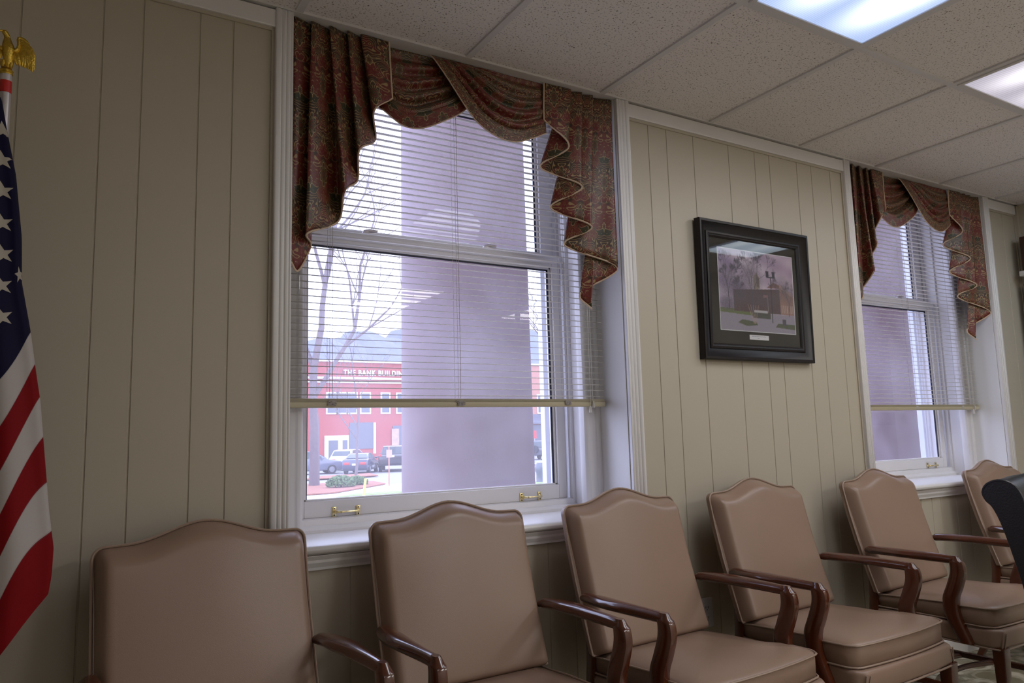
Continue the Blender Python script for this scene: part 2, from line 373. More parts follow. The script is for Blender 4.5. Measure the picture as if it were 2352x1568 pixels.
# ------------------------------------------------------------ room shell
CEIL = 2.54; SILL = 0.874
WIN = [(-0.626, 0.685), (2.218, 3.511)]
RX = 3.925; LX = -3.0; BY = -5.2
def grooved(x0, x1, seams, y=0.0, g=0.0030, d=0.0028):
    pts = [(x0, y)]
    for s_ in sorted(seams):
        if x0+.01 < s_ < x1-.01: pts += [(s_-g/2-.0015, y), (s_-g/2, y+d), (s_+g/2, y+d), (s_+g/2+.0015, y)]
    pts.append((x1, y)); return pts
SEAMS = [-2.85,-2.7,-2.45,-2.3,-2.13,-2.03,-1.86,-1.72,-1.6,-1.49,-1.345,-1.153,-1.052,-.9,-.805,-.57,-.435,-.28,-.17,-.02,.1,.29,.4,.56,
         .863,.966,1.123,1.343,1.516,1.618,1.816,1.925,2.071,2.31,2.45,2.602,2.70,2.78,2.93,3.05,3.22,3.37,3.5,3.755]
wall = MB()
for x0, x1, z0, z1 in ((LX, WIN[0][0], 0, CEIL+.05), (WIN[0][0], WIN[0][1], 0, SILL-.03), (WIN[0][1], WIN[1][0], 0, CEIL+.05),
                       (WIN[1][0], WIN[1][1], 0, SILL-.03), (WIN[1][1], RX, 0, CEIL+.05)):
    wall.sheet(grooved(x0, x1, SEAMS), z0, z1)
    wall.box(x0, x1, 0.012, 0.45, z0, z1)
st(wall.build('wall_back', MT['wall']))
# grooved side wall on the right
wr = MB(); wr.add([(0, 0, 0)], []); wr = MB()
ys = [BY+.3*i for i in range(1, 17)]
pts = grooved(BY, 0.0, [v+random.uniform(-.06, .06) for v in ys])
wr.sheet([(RX+(b), a) for a, b in pts], 0, CEIL+.05); wr.box(RX+.012, RX+.1, BY, 0.0, 0, CEIL+.05)
st(wr.build('wall_right', MT['wall']))
st(MB().box(LX-.1, LX, BY, 0.0, 0, CEIL+.05).build('wall_left', MT['plain_wall']))
st(MB().box(LX-.1, RX+.1, BY-.1, BY, 0, CEIL+.05).build('wall_front', MT['plain_wall']))
st(MB().box(LX-.1, RX+.1, BY-.1, 0.012, -.05, 0).build('floor', MT['floor']))

# ceiling tiles and grid
tiles = MB().box(LX-.1, RX+.1, BY-.1, 0.45, CEIL+.006, CEIL+.05)
ceil = st(tiles.build('ceiling', MT['tile']))
T = 0.61; ROW0 = -0.75
gb = MB()
xs = [k*T for k in range(-5, 7)]
for x in xs: gb.box(x-.012, x+.012, BY, -.022, CEIL-.001, CEIL+.008)
rows = [ROW0-1.22*i for i in range(4)]
for y in rows: gb.box(LX, RX, y-.012, y+.012, CEIL-.0015, CEIL+.008)
gb.box(LX, RX, -.022, .045, CEIL-.002, CEIL+.008)
gb.box(RX-.022, RX, BY, 0, CEIL-.002, CEIL+.008)
tb = gb.build('ceiling_grid', MT['tbar'], ceil)

# baseboards
st(MB().prism([(0, 0), (-.014, 0), (-.014, .085), (-.006, .1), (0, .1)], LX, RX, 'x').build('baseboard_back', MT['white']))
st(MB().box(RX-.014, RX, BY, -.014, 0, .1).build('baseboard_right', MT['white']))

# flat top boards and fluted casings
def casing(x0, x1, mirror=False):
    wd = x1-x0
    prof = [(0, 0), (0, -.018), (.10, -.020), (.16, -.016), (.20, -.020), (.34, -.020), (.40, -.015), (.46, -.021), (.60, -.022), (.66, -.017), (.72, -.024), (.92, -.026), (1, -.022), (1, 0)]
    p = [(x0+a*wd, b) for a, b in prof]
    if mirror: p = [(x1-a*wd, b) for a, b in prof]
    return [(a, b*.55-.008 if b < 0 else 0) for a, b in p]
for i, (x0, x1, mi) in enumerate(((-.682, -.626, True), (.685, .748, False), (2.165, 2.218, True), (3.511, 3.569, False))):
    st(MB().prism(casing(x0, x1, mi), SILL, CEIL-.003, 'z').build('trim_%d' % (i+1), MT['white'], bevel=.0012, seg=1))
for i, (x0, x1) in enumerate(((LX, -.682), (.748, 2.165), (3.569, RX-.03))):
    st(MB().prism([(0, 2.474), (-.014, 2.474), (-.016, 2.478), (-.016, 2.530), (0, 2.530)], x0, x1, 'x').build('trim_%d' % (i+5), MT['white']))
# small cove strips at the panel edges and the corner post
cs = MB()
for x in (-.682-.009, .748, 2.165-.009, RX-.03):
    cs.box(x, x+.009, -.006, 0, 0.0, 2.474)
for x0, x1 in ((LX, -.691), (.757, 2.156), (3.569, RX-.03)):
    cs.box(x0, x1, -.006, 0, 2.464, 2.474)
st(cs.build('trim_8', MT['wall']))
st(MB().box(RX-.021, RX, -.021, 0, 0.0, 2.53).build('trim_9', MT['wall']))

# ------------------------------------------------------------ windows
def window(n, x0, x1):
    root = empty('window_%d' % n, (x0, 0, 0)); st(root)
    W = x1-x0
    # reveals, stool, apron
    MB().box(-.0, .004, .0005, .17, SILL, CEIL+.005).box(W-.004, W, .0005, .17, SILL, CEIL+.005).build('window_reveal', MT['reveal'], root)
    prof = [(.31, SILL), (-.028, SILL), (-.038, SILL-.004), (-.043, SILL-.012), (-.040, SILL-.022), (-.030, SILL-.028), (.0, SILL-.030), (.31, SILL-.030)]
    MB().prism(prof, -.075, W+.085, 'x').build('window_sill', MT['white'], root, bevel=.001, seg=1)
    MB().prism([(0, .80), (-.012, .80), (-.013, .808), (-.020, .822), (-.020, .830), (-.026, .842), (-.026, SILL-.030), (0, SILL-.03)], -.06, W+.07, 'x').build('sill_apron', MT['white'], root)
    # facing moulding around the recess at y .17 and jamb liner behind it
    a = .091; fz = CEIL+.01
    def ring(prof, m):
        pass
    fm = MB()
    pr = [(0, .20), (0, .168), (.30*a, .166), (.34*a, .170), (.40*a, .170), (.44*a, .164), (.72*a, .164), (.78*a, .158), (.90*a, .158), (a, .166), (a, .20)]
    fm.prism(pr, SILL, fz); fm.prism([(W-p, q) for p, q in pr], SILL, fz)
    fm.build('window_casing', MT['white'], root, bevel=.001, seg=1)
    jl = MB()
    for s_ in (0, 1):
        def X(v): return v if s_ == 0 else W-v
        for (p0, p1, q0, q1) in ((.0, .065, .20, .46), (.065, .078, .275, .298), (.065, .080, .338, .350), (.065, .082, .395, .41)):
            jl.box(min(X(p0), X(p1)), max(X(p0), X(p1)), q0, q1, SILL, fz)
    jl.build('window_jamb', MT['white'], root)
    # stepped inner sill behind the stool
    MB().prism([(.255, SILL), (.255, SILL+.010), (.262, SILL+.020), (.272, SILL+.024), (.276, SILL+.042), (.296, SILL+.046), (.46, SILL+.038), (.46, SILL-.03), (.255, SILL-.03)], .055, W-.055, 'x').build('window_ledge', MT['white'], root)
    # sashes
    gx0, gx1 = .134, W-.130
    def sash(y, z0, z1, g0, g1, name, gxa, gxb, sa, sb):
        s_ = empty(name, (0, 0, 0)); s_.parent = root
        b = MB(); t = .034
        b.box(sa, gxa, y, y+t, z0, z1).box(gxb, sb, y, y+t, z0, z1).box(gxa, gxb, y, y+t, z0, g0).box(gxa, gxb, y, y+t, g1, z1)
        # glazing bead
        k = .010
        b.box(gxa, gxa+k, y+.012, y+t, g0, g1).box(gxb-k, gxb, y+.012, y+t, g0, g1).box(gxa, gxb, y+.012, y+t, g0, g0+k*.6).box(gxa, gxb, y+.012, y+t, g1-k, g1)
        b.build('sash_frame', MT['white'], s_, bevel=.0015, seg=1)
        k2 = .014
        b = MB(); b.box(gxa+k*.5, gxa+k2, y+.018, y+.022, g0, g1).box(gxb-k2-.004, gxb-k*.5, y+.018, y+.022, g0, g1).box(gxa, gxb, y+.018, y+.022, g1-k2-.003, g1-k*.5)
        b.build('glazing_gasket', MT['sealant'], s_)
        p = MB(); p.box(gxa+.003, gxb-.003, y+.022, y+.025, g0+.001, g1-.001); p.build('pane', MT['glass'], s_)
        return s_
    low = sash(.300, .920, 1.937, .976, 1.887, 'lower_sash', gx0, gx1, .091, W-.091)
    upp = sash(.352, 1.905, 2.56, 1.957, 2.52, 'upper_sash', gx0+.015, gx1-.018, .082, W-.082)
    # lips of the meeting rail
    MB().prism([(.296, 1.90), (.290, 1.905), (.290, 1.917), (.296, 1.920), (.296, 1.928), (.301, 1.935), (.301, 1.90)], .091, W-.091, 'x').build('rail_moulding', MT['white'], low)
    # aluminium storm window outside
    sw = MB()
    for xx in (.092, W-.115): sw.box(xx, xx+.023, .41, .445, SILL+.03, 2.56)
    sw.box(.09, W-.09, .41, .44, SILL+.03, SILL+.075); sw.box(.09, W-.09, .412, .435, 1.90, 1.93)
    sw.build('storm_frame', MT['sky_metal'], root, bevel=.002, seg=1)
    # brass lifts and sash locks
    for xx in ((.280, 1.040) if n == 1 else (.280, 1.032)):
        h = empty('lift_handle', (xx, .300, .936)); h.parent = low
        h['label'] = 'brass lift handle'
        b = MB()
        for dx in (-.043, .043): b.box(dx-.0075, dx+.0075, -.0035, 0, -.017, .017)
        b.build('mounting_plate', MT['brass'], h, bevel=.0015)
        b = MB(); b.tube([(-.040, -.003, 0), (-.040, -.017, 0), (-.034, -.021, 0), (0, -.022, 0), (.034, -.021, 0), (.040, -.017, 0), (.040, -.003, 0)], [.006, .0055, .004, .0028, .004, .0055, .006], 8)
        b.lathe([(.001, -.005), (.005, -.003), (.005, .003), (.001, .005)], (-.024, -.0215, 0), 10)
        b.build('handle_bar', MT['brass'], h, smooth=True)
        b = MB()
        for dx in (-.043, .043):
            for dz in (-.011, .011): b.tube([(dx, -.0036, dz), (dx, -.0046, dz)], .0026, 8)
        b.build('screw', MT['sealant'], h)
    for xx in (.375, .886):
        l = empty('sash_lock', (xx, .318, 1.937)); l.parent = low
        MB().box(-.03, .03, -.011, .011, 0, .006).build('lock_base', MT['silver'], l, bevel=.002)
        MB().tube([(-.02, 0, .008), (0, -.004, .014), (.028, -.012, .012)], [.009, .007, .005], 8).build('lock_lever', MT['silver'], l, smooth=True)
    # daylight portal for cleaner sampling of the sky through the opening
    ld = bpy.data.lights.new('sky_portal', 'AREA'); ld.shape = 'RECTANGLE'; ld.size = W; ld.size_y = 1.7; ld.cycles.is_portal = True
    lo = bpy.data.objects.new('sky_portal', ld); C.objects.link(lo); lo.location = (x0+W/2, .47, 1.7); lo.rotation_euler = (-PI/2, 0, 0)
    return root
for i, (a, b) in enumerate(WIN): window(i+1, a, b)

# ------------------------------------------------------------ mini blinds
def blind(x0, W, zb, first):
    root = empty('mini_blind', (x0, .13, zb))
    L, R = .022, W-.020
    pitch_ = .0232; tilt = .13
    b = MB(); z = .030; k = 0
    zt = CEIL-zb-.06
    while z < zt:
        dz = .0125*tilt
        sag = .0006*math.sin(k*1.7)
        pts = [(-.0125, z-dz), (-.006, z-dz*.5+.0012), (0, z+.0018), (.006, z+dz*.5+.0012), (.0125, z+dz)]
        b.sheet([(p, q+sag) for p, q in pts], L, R, 'x')
        z += pitch_; k += 1
    b.build('slats', MT['slat'], root, smooth=True, solid=.0006)
    b = MB()
    for j in range(5):
        h_ = .0085+j*.0022
        b.prism([(-.0125, h_-.0008), (-.006, h_+.0004), (.006, h_+.0004), (.0125, h_-.0008), (.0125, h_+.0006), (.006, h_+.0018), (-.006, h_+.0018), (-.0125, h_+.0006)], L, R, 'x')
    b.build('stacked_slats', MT['railc'], root)
    MB().prism(rrect(-.0130, .0130, -.0115, .0078, .0035), L-.002, R+.002, 'x').build('bottom_rail', MT['railc'], root, smooth=True)
    MB().box(L-.003, R+.003, -.016, .016, CEIL-zb-.045, CEIL-zb-.006).build('head_rail', MT['slat'], root, bevel=.002)
    for cx in (.170, .640, 1.110):
        cx = cx*W/1.311
        b = MB(); top = CEIL-zb-.04
        b.tube([(cx-.008, -.0140, .02), (cx-.008, -.0140, top)], .0006, 5); b.tube([(cx-.008, .0140, .02), (cx-.008, .0140, top)], .0006, 5)
        b.tube([(cx, -.015, .02), (cx+.0015, -.015, .1), (cx, -.0145, top)], .0009, 5)
        b.build('ladder_cord', MT['cord'], root)
        if first:
            b = MB(); rnd = random.Random(int(cx*1000)); p = []
            for q in range(60):
                a = q*1.9; p.append((cx+.020*math.cos(a)*rnd.uniform(.4, 1), -.016-.003*math.sin(a*1.3), .004+.011*math.sin(a*.7+1)*rnd.uniform(.4, 1)))
            b.tube(cr(p, 3), .0010, 4)
            b.build('cord_knot', MT['cord'], root)
        else:
            MB().box(cx-.012, cx+.012, -.0145, -.0125, -.008, .012).build('tape_clip', MT['slat'], root, bevel=.001)
    if first:
        MB().tube([(.058, -.020, .335), (.059, -.020, 1.20)], .0035, 6).build('tilt_wand', MT['acrylic'], root, smooth=True)
    cxx = W-.095
    b = MB()
    for dx in (0, .010): b.tube([(cxx+dx, -.020, -.005-dx), (cxx+dx+.002, -.020, 1.20)], .0009, 5)
    b.build('pull_cord', MT['slat'], root)
    for dx, dz in ((-.003, -.022), (.013, -.002)):
        MB().lathe([(.003, .014), (.004, .010), (.0065, -.012), (.006, -.014), (.001, -.014)], (cxx+dx, -.020, dz+(.0)), 10).build('cord_tassel', MT['slat'], root, smooth=True)
    return root
b1 = blind(WIN[0][0], WIN[0][1]-WIN[0][0], 1.297, True)
tag(b1, 'cream mini blind half lowered in the nearer window with knotted cords', 'blind', 'horizontal blinds in the windows')
b2 = blind(WIN[1][0], WIN[1][1]-WIN[1][0], 1.270, False)
tag(b2, 'cream mini blind half lowered in the far window beside the framed picture', 'blind', 'horizontal blinds in the windows')

# ------------------------------------------------------------ valances
def jabot(hem, tops, ztop, yf, yb, name, root, side):
    """hem: list of (x, z, depth 0 front 1 back); first point is the corner of the leading edge"""
    n = 10
    hc = cr([(x, z, yf+(yb-yf)*d) for x, z, d in hem], n)
    tc = cr([(x, ztop, yf+.35*(yb-yf)*d) for x, d in tops], n)
    m = len(hc); assert len(tc) == m, (len(tc), m)
    nz = 26; vs = []; uv = []
    u = 0; us = [0]
    for i in range(1, m):
        u += math.dist((hc[i][0], hc[i][2]*1.0), (hc[i-1][0], hc[i-1][2]))*1.15; us.append(u)
    for j in range(nz+1):
        t = j/nz
        for i in range(m):
            f = t
            x = tc[i][0]*(1-f)+hc[i][0]*f
            y = tc[i][2]*(1-f)+hc[i][2]*f + .004*math.sin(us[i]*40+t*3)*t
            z = tc[i][1]*(1-f)+hc[i][1]*f
            # lead edge drifts softly
            vs.append((x, y, z)); uv.append((us[i]+side, z))
    fs = [(j*m+i, j*m+i+1, (j+1)*m+i+1, (j+1)*m+i) for j in range(nz) for i in range(m-1)]
    b = MB(); b.add(vs, fs)
    o = b.build(name, MT['fabric'], root, smooth=True, uvs=uv, solid=.0025, angle=180)
    lead = [vs[j*m] for j in range(nz+1)]
    pip = [(x, y-.001, z) for x, y, z in lead]+[(p[0], p[2], p[1]) for p in hc[1:]]
    MB().tube(pip, .0034, 6).build('edge_piping', MT['cordpale'], o, smooth=True)
    return o
def swag(LT, LB, RTp, RB, ctl, y0, name, root, useed):
    """family of hanging curves between the two gathered ends; ctl = bottom curve control points"""
    bot = [np.array(p) for p in ctl]
    nu, nv = 40, 64; vs = []; uv = []
    P3 = cr(ctl, 12)
    # resample bottom by arclength
    d = [0]
    for i in range(1, len(P3)): d.append(d[-1]+math.dist(P3[i], P3[i-1]))
    def B(u):
        s_ = u*d[-1]
        x = np.interp(s_, d, [p[0] for p in P3]); z = np.interp(s_, d, [p[1] for p in P3]); return np.array([x, z])
    for j in range(nv+1):
        v = j/nv
        A = np.array(LT)*(1-v)+np.array(LB)*v; D = np.array(RTp)*(1-v)+np.array(RB)*v
        for i in range(nu+1):
            u = i/nu
            b_ = B(u)
            chord_b = B(0)*(1-u)+B(1)*u
            sag = (b_-chord_b)*(v**0.9)
            p = A*(1-u)+D*u + sag
            env = math.sin(PI*u)**.6
            fold = math.sin(v*PI*2*5.2+useed+.8*math.sin(PI*u))
            y = y0 - .016*env*(.4+.6*v)*(fold+.35*math.sin(2*fold)) - .030*env*v
            if v > .80: y = y0-.030*env*v-.012*env*(1-(v-.8)/.2)*0.5-.010*env
            vs.append((float(p[0]), y, float(p[1])))
            uv.append((u*d[-1]*1.05+useed, v*.42+.13*useed))
    m = nu+1
    fs = [(j*m+i, j*m+i+1, (j+1)*m+i+1, (j+1)*m+i) for j in range(nv) for i in range(nu)]
    b = MB(); b.add(vs, fs)
    o = b.build(name, MT['fabric'], root, smooth=True, uvs=uv, solid=.002, angle=180)
    MB().tube(vs[nv*m:(nv+1)*m], .0022, 5).build('hem_piping', MT['cordpale'], o, smooth=True)
    return o
def valance(dx):
    r = empty('window_valance', (dx, 0, 0))
    ZT = CEIL-.004
    y1, y2 = .004, .076
    hemL = [(-.280, 2.338, .15), (-.350, 2.274, .0), (-.319, 2.205, 1), (-.402, 2.127, 0), (-.383, 2.050, 1), (-.452, 1.980, 0), (-.450, 1.898, 1), (-.571, 1.826, 0), (-.540, 1.806, 1), (-.587, 1.714, .6), (-.617, 1.735, .3)]
    topL = [(-.294, .15), (-.392, 0), (-.380, 1), (-.440, 0), (-.430, 1), (-.500, 0), (-.490, 1), (-.560, 0), (-.550, 1), (-.616, 0), (-.612, 1)]
    jabot(hemL, topL, ZT, y1, y2, 'jabot', r, 0.0)
    hemR = [(.343, 2.387, .1), (.453, 2.298, .0), (.363, 2.222, 1), (.509, 2.143, 0), (.405, 2.064, 1), (.549, 1.986, 0), (.465, 1.920, 1), (.668, 1.832, 0), (.535, 1.733, 1), (.566, 1.665, .6)]
    topR = [(.345, .1), (.470, 0), (.455, 1), (.525, 0), (.515, 1), (.58, 0), (.57, 1), (.672, 0), (.655, 1), (.660, .8)]
    jabot(hemR, topR, ZT, y1, y2, 'jabot', r, 2.2)
    # left swag tucks beneath the right one
    swag((-.31, ZT), (-.318, 2.309), (-.02, ZT), (.13, ZT), [(-.318, 2.309), (-.244, 2.252), (-.175, 2.250), (-.094, 2.289), (-.007, 2.348), (.07, 2.45), (.13, ZT)], .045, 'swag', r, 1.0)
    swag((.06, ZT), (-.133, ZT), (.349, ZT), (.358, 2.338), [(-.133, ZT), (-.075, 2.445), (-.007, 2.344), (.047, 2.292), (.12, 2.262), (.20, 2.262), (.284, 2.297), (.358, 2.338)], .020, 'swag', r, 2.3)
    MB().box(-.615, .675, 0.086, .100, CEIL-.05, CEIL-.012).build('mounting_board', MT['white'], r)
    return r
v1 = valance(0.0); tag(v1, 'dark red paisley valance with swags over the nearer window', 'valance', 'paisley swag valances')
v2 = copy_tree(v1); v2.location = (2.834, 0, 0); tag(v2, 'dark red paisley valance with swags over the far window', 'valance', 'paisley swag valances')

# ------------------------------------------------------------ chairs
def make_chair():
    """origin on floor under the front-top of the back; back towards +y"""
    root = empty('upholstered_armchair')
    # backrest: front face outline with crowned top, leaning backwards
    Wt, Wb = .262, .263; zb, zc = .470, .931
    def outline(inset=0.0):
        pts = []
        pts += [(-Wb+inset, zb+inset+.0)]
        r = .028
        # left side up
        for t in (.25, .5, .75): pts.append((-(Wb+(Wt-Wb)*t)+inset, zb+(zc-zb-r)*t))
        for a in (180, 160, 140, 120, 100):
            pts.append((-Wt+r+(r-inset)*math.cos(math.radians(a)), zc-r+(r-inset)*math.sin(math.radians(a))))
        N = 22
        for i in range(1, N):
            u = -1+2*i/N; x = u*(Wt-r)
            h = .040*(.5+.5*math.cos(PI*min(1, abs(u)/.80)))+.005*(1-abs(u))
            pts.append((x, zc+h-inset))
        for a in (80, 60, 40, 20, 0):
            pts.append((Wt-r+(r-inset)*math.cos(math.radians(a)), zc-r+(r-inset)*math.sin(math.radians(a))))
        for t in (.75, .5, .25): pts.append(((Wb+(Wt-Wb)*t)-inset, zb+(zc-zb-r)*t))
        pts += [(Wb-inset, zb+inset)]
        return pts
    def lean(x, y, z):   # y: local depth (0 front)
        t = (z-.50)/.45
        return (x, -.275+.125*t+.012*math.sin(PI*max(0, min(1, t)))+y, z)
    n = len(outline())
    def ztop(x):
        u = min(1, abs(x)/(Wt-.028)); h = .040*(.5+.5*math.cos(PI*min(1, u/.80)))+.005*(1-u)
        e = max(0, abs(x)-(Wt-.028)); return zc+h-(.028-math.sqrt(max(0, .028**2-min(e, .028)**2)))
    def prof(e, w_):
        e = max(0, min(1, e/w_)); return 1-(1-e)**2.6
    G = 44
    def face(a, c):
        s_ = math.sin((a-.5)*PI); t_ = .5+.5*math.sin((c-.5)*PI)
        t0 = t_; wl = Wb+(Wt-Wb)*t0; x = s_*wl; zt_ = ztop(x*Wt/wl); z = zb+(zt_-zb)*t_
        ins = prof(wl-abs(x), .034)*prof((zt_-z), .045)*prof(z-zb, .030)
        dome = .018*(1-s_*s_)*(1-(2*t_-1)**2)
        return lean(x, .050-.052*ins-dome, z)
    b = MB(); b.grid(face, G, G)
    # close the rear of the pad
    rim = [j_*(G+1)+i_ for j_, i_ in [(0, k) for k in range(G)]+[(k, G) for k in range(G)]+[(G, G-k) for k in range(G)]+[(G-k, 0) for k in range(G)]]
    b.f.append(tuple(rim[::-1]))
    b.build('backrest', MT['leather'], root, smooth=True, angle=80)
    # back shell, piping along its rim
    b = MB(); o1 = [lean(p[0]*1.012, .050, p[1]+.002) for p in outline(0)]; o2 = [lean(p[0]*1.012, .068, p[1]+.002) for p in outline(0)]
    b.add(o1+o2, [(i, (i+1) % n, n+(i+1) % n, n+i) for i in range(n)]+[tuple(range(n)), tuple(range(n, 2*n))])
    b.build('back_shell', MT['leather'], root, bevel=.003, seg=2)
    b = MB(); b.tube([lean(p[0]*1.018, .047, p[1]+.003) for p in outline(0)]+[lean(outline(0)[0][0]*1.018, .047, zb+.002)], .0036, 6); b.build('back_piping', MT['piping'], root, smooth=True)
    # seat cushion
    def sring(z, ins, hw=.277, y0=-.692, y1=-.225, r=.05):
        pts = []
        hwb = .245
        for cx_, cy_, a0, rr in ((hw-r, y0+r, 270, r), ):
            pass
        # front-left to front-right with gentle bow, then back
        F = [(-hwb+ins, y1-ins), (-hwb+ins, -.50), (-.262+ins, -.535), (-hw+ins, -.555-ins*.2), (-hw+ins, y0+r)]
        for a in (200, 225, 250): F.append((-hw+r+(r-ins)*math.cos(math.radians(a)), y0+r+(r-ins)*math.sin(math.radians(a))))
        for u in (-.7, -.35, 0, .35, .7): F.append((u*(hw-r), y0+ins-.012*(1-u*u)))
        for a in (290, 315, 340): F.append((hw-r+(r-ins)*math.cos(math.radians(a)), y0+r+(r-ins)*math.sin(math.radians(a))))
        F += [(hw-ins, y0+r), (hw-ins, -.555-ins*.2), (.262-ins, -.535), (hwb-ins, -.50), (hwb-ins, y1-ins), (.1, y1-ins+.01), (-.1, y1-ins+.01)]
        return [(p[0], p[1], z) for p in F]
    R_ = [sring(.4125, .02), sring(.4125, .004), sring(.416, 0), sring(.478, -.001), sring(.4825, .003), sring(.489, .018), sring(.497, .05)]
    n = len(R_[0]); vs = [p for r_ in R_ for p in r_]
    fs = [(k*n+i, k*n+(i+1) % n, (k+1)*n+(i+1) % n, (k+1)*n+i) for k in range(len(R_)-1) for i in range(n)]
    fs.append(tuple(range(n)))
    last = (len(R_)-1)*n
    for s_, z in ((.6, .503), (.3, .504)):
        base = len(vs)
        for p in sring(0, .05): vs.append((p[0]*s_, -.46+(p[1]+.46)*s_, z))
        fs += [(last+i, last+(i+1) % n, base+(i+1) % n, base+i) for i in range(n)]; last = base
    vs.append((0, -.46, .503)); fs += [(last+i, last+(i+1) % n, len(vs)-1) for i in range(n)]
    vs = [(x, y, z-(max(0, (y+.60))*.045 if z > .44 else 0)) for x, y, z in vs]
    b = MB(); b.add(vs, fs); cu = b.build('seat_cushion', MT['leather'], root, smooth=True, angle=55)
    for z, ins in ((.481, -.003), (.414, -.003)):
        p = cr([(x, y, z_-(max(0, (y+.60))*.045 if z_ > .44 else 0)) for x, y, z_ in sring(z, ins)+[sring(z, ins)[0]]], 2); MB().tube(p, .0032, 6).build('cushion_piping', MT['piping'], cu, smooth=True)
    # upholstered rail under the cushion
    b = MB()
    F = [(-.250, -.20), (-.280, -.60), (-.281, -.684), (-.258, -.714), (-.13, -.722), (.13, -.722), (.258, -.714), (.281, -.684), (.280, -.60), (.250, -.20)]
    b.prism(F, .338, .408); b.build('seat_rail', MT['leather'], root, bevel=.013, seg=4, angle=50)
    p = [(x*1.003, y, .339) for x, y in F]; MB().tube(cr(p+[p[0]], 3), .0034, 6).build('rail_piping', MT['piping'], root, smooth=True)
    for s_ in (-1, 1):
        MB().tube([(s_*.262, -.714, .396), (s_*.266, -.7125, .37), (s_*.270, -.708, .342)], .0028, 5).build('corner_pleat', MT['piping'], root, smooth=True)
        MB().tube([(s_*.245, -.7175, .394), (s_*.262, -.714, .342)], .002, 5).build('corner_pleat', MT['piping'], root, smooth=True)
    # arms with supports: one wooden piece each side
    for s_ in (-1, 1):
        path = cr([(s_*.268, -.205, .648), (s_*.276, -.235, .652), (s_*.284, -.300, .654), (s_*.288, -.380, .654), (s_*.286, -.470, .653), (s_*.284, -.545, .652), (s_*.284, -.586, .650)], 4)
        k = len(path); rx = []
        for i in range(k):
            t = i/(k-1); wv = .0165+.016*math.exp(-((t-.40)/.22)**2)
            if t > .93: wv *= (1-.25*(t-.93)/.07)
            rx.append((wv, (.0155+.002*math.sin(PI*t)) if .05 < t < .97 else .012))
        MB().tube(path, 0, 12, rx=rx).build('armrest', MT['wood'], root, smooth=True)
        post = cr([(s_*.284, -.574, .657), (s_*.284, -.583, .635), (s_*.284, -.583, .600), (s_*.284, -.566, .550), (s_*.285, -.548, .500), (s_*.287, -.552, .440), (s_*.288, -.580, .375), (s_*.288, -.594, .345)], 4)
        k = len(post); rx = [(.0150+.002*(i/k), (.021 if i < 5 else .0235+.005*math.sin(PI*i/k))) for i in range(k)]
        rx[0] = (.0135, .016)
        bb = MB()
        # build with explicit frame: width along x, depth along y
        vs = []; N_ = 12
        for i, q in enumerate(post):
            wx = .0175+.002*(i/k); dy = .0245+.006*math.sin(PI*i/k)
            if i == 0: wx *= .55; dy *= .55
            if i == 1: wx *= .88; dy *= .88
            for j in range(N_):
                a = 2*PI*j/N_; ca, sa = math.cos(a), math.sin(a)
                e = .6
                vs.append((q[0]+wx*math.copysign(abs(ca)**e, ca), q[1]+dy*math.copysign(abs(sa)**e, sa), q[2]+(.010 if i == 0 else 0)))
        fs = [(i*N_+j, i*N_+(j+1) % N_, (i+1)*N_+(j+1) % N_, (i+1)*N_+j) for i in range(k-1) for j in range(N_)]
        fs += [tuple(range(N_)), tuple(range((k-1)*N_, k*N_))]
        bb.add(vs, fs); bb.build('arm_support', MT['wood'], root, smooth=True)
        # legs
        vs = []
        for x, y, z, h in ((s_*.250, -.690, .0, .014), (s_*.254, -.695, .20, .019), (s_*.256, -.697, .345, .023)):
            vs += [(x-h, y-h, z), (x+h, y-h, z), (x+h, y+h, z), (x-h, y+h, z)]
        fs = [(k2*4+i, k2*4+(i+1) % 4, (k2+1)*4+(i+1) % 4, (k2+1)*4+i) for k2 in range(2) for i in range(4)]+[(0, 1, 2, 3), (8, 9, 10, 11)]
        MB().add(vs, fs).build('leg', MT['wood'], root, bevel=.004)
        vs = []
        for x, y, z, h in ((s_*.225, -.075, .0, .015), (s_*.228, -.125, .10, .018), (s_*.230, -.175, .22, .020), (s_*.232, -.195, .34, .021), (s_*.234, -.205, .45, .020), (s_*.236, -.205, .56, .018)):
            vs += [(x-h, y-h, z), (x+h, y-h, z), (x+h, y+h, z), (x-h, y+h, z)]
        fs = [(k2*4+i, k2*4+(i+1) % 4, (k2+1)*4+(i+1) % 4, (k2+1)*4+i) for k2 in range(5) for i in range(4)]+[(0, 1, 2, 3), (20, 21, 22, 23)]
        MB().add(vs, fs).build('leg', MT['wood'], root, bevel=.004)
        MB().tube([(s_*.250, -.690, .145), (s_*.228, -.125, .150)], 0, 8, rx=[(.009, .014)]*2).build('stretcher', MT['wood'], root, smooth=True)
    for ym, bow in ((-.43, .05), (-.30, .05)):
        MB().tube(cr([(-.236, ym, .142), (-.12, ym+bow*.8, .140), (0, ym+bow, .139), (.12, ym+bow*.8, .140), (.236, ym, .142)], 4), 0, 8, rx=[(.010, .012)]*17).build('stretcher', MT['wood'], root, smooth=True)
    return root
ch0 = make_chair()
CH = [(-.862, 4.5, 'taupe vinyl armchair nearest the flag, its back seen almost head on'),
      (-.147, 1.0, 'taupe vinyl armchair in front of the nearer window with its blind'),
      (.545, 3.5, 'taupe vinyl armchair between the nearer window and the wall outlet'),
      (1.243, 2.0, 'taupe vinyl armchair directly below the framed picture'),
      (2.070, 2.5, 'taupe vinyl armchair in front of the far window, front leg in view'),
      (3.085, 2.0, 'taupe vinyl armchair in the far corner, half hidden by the black chair')]
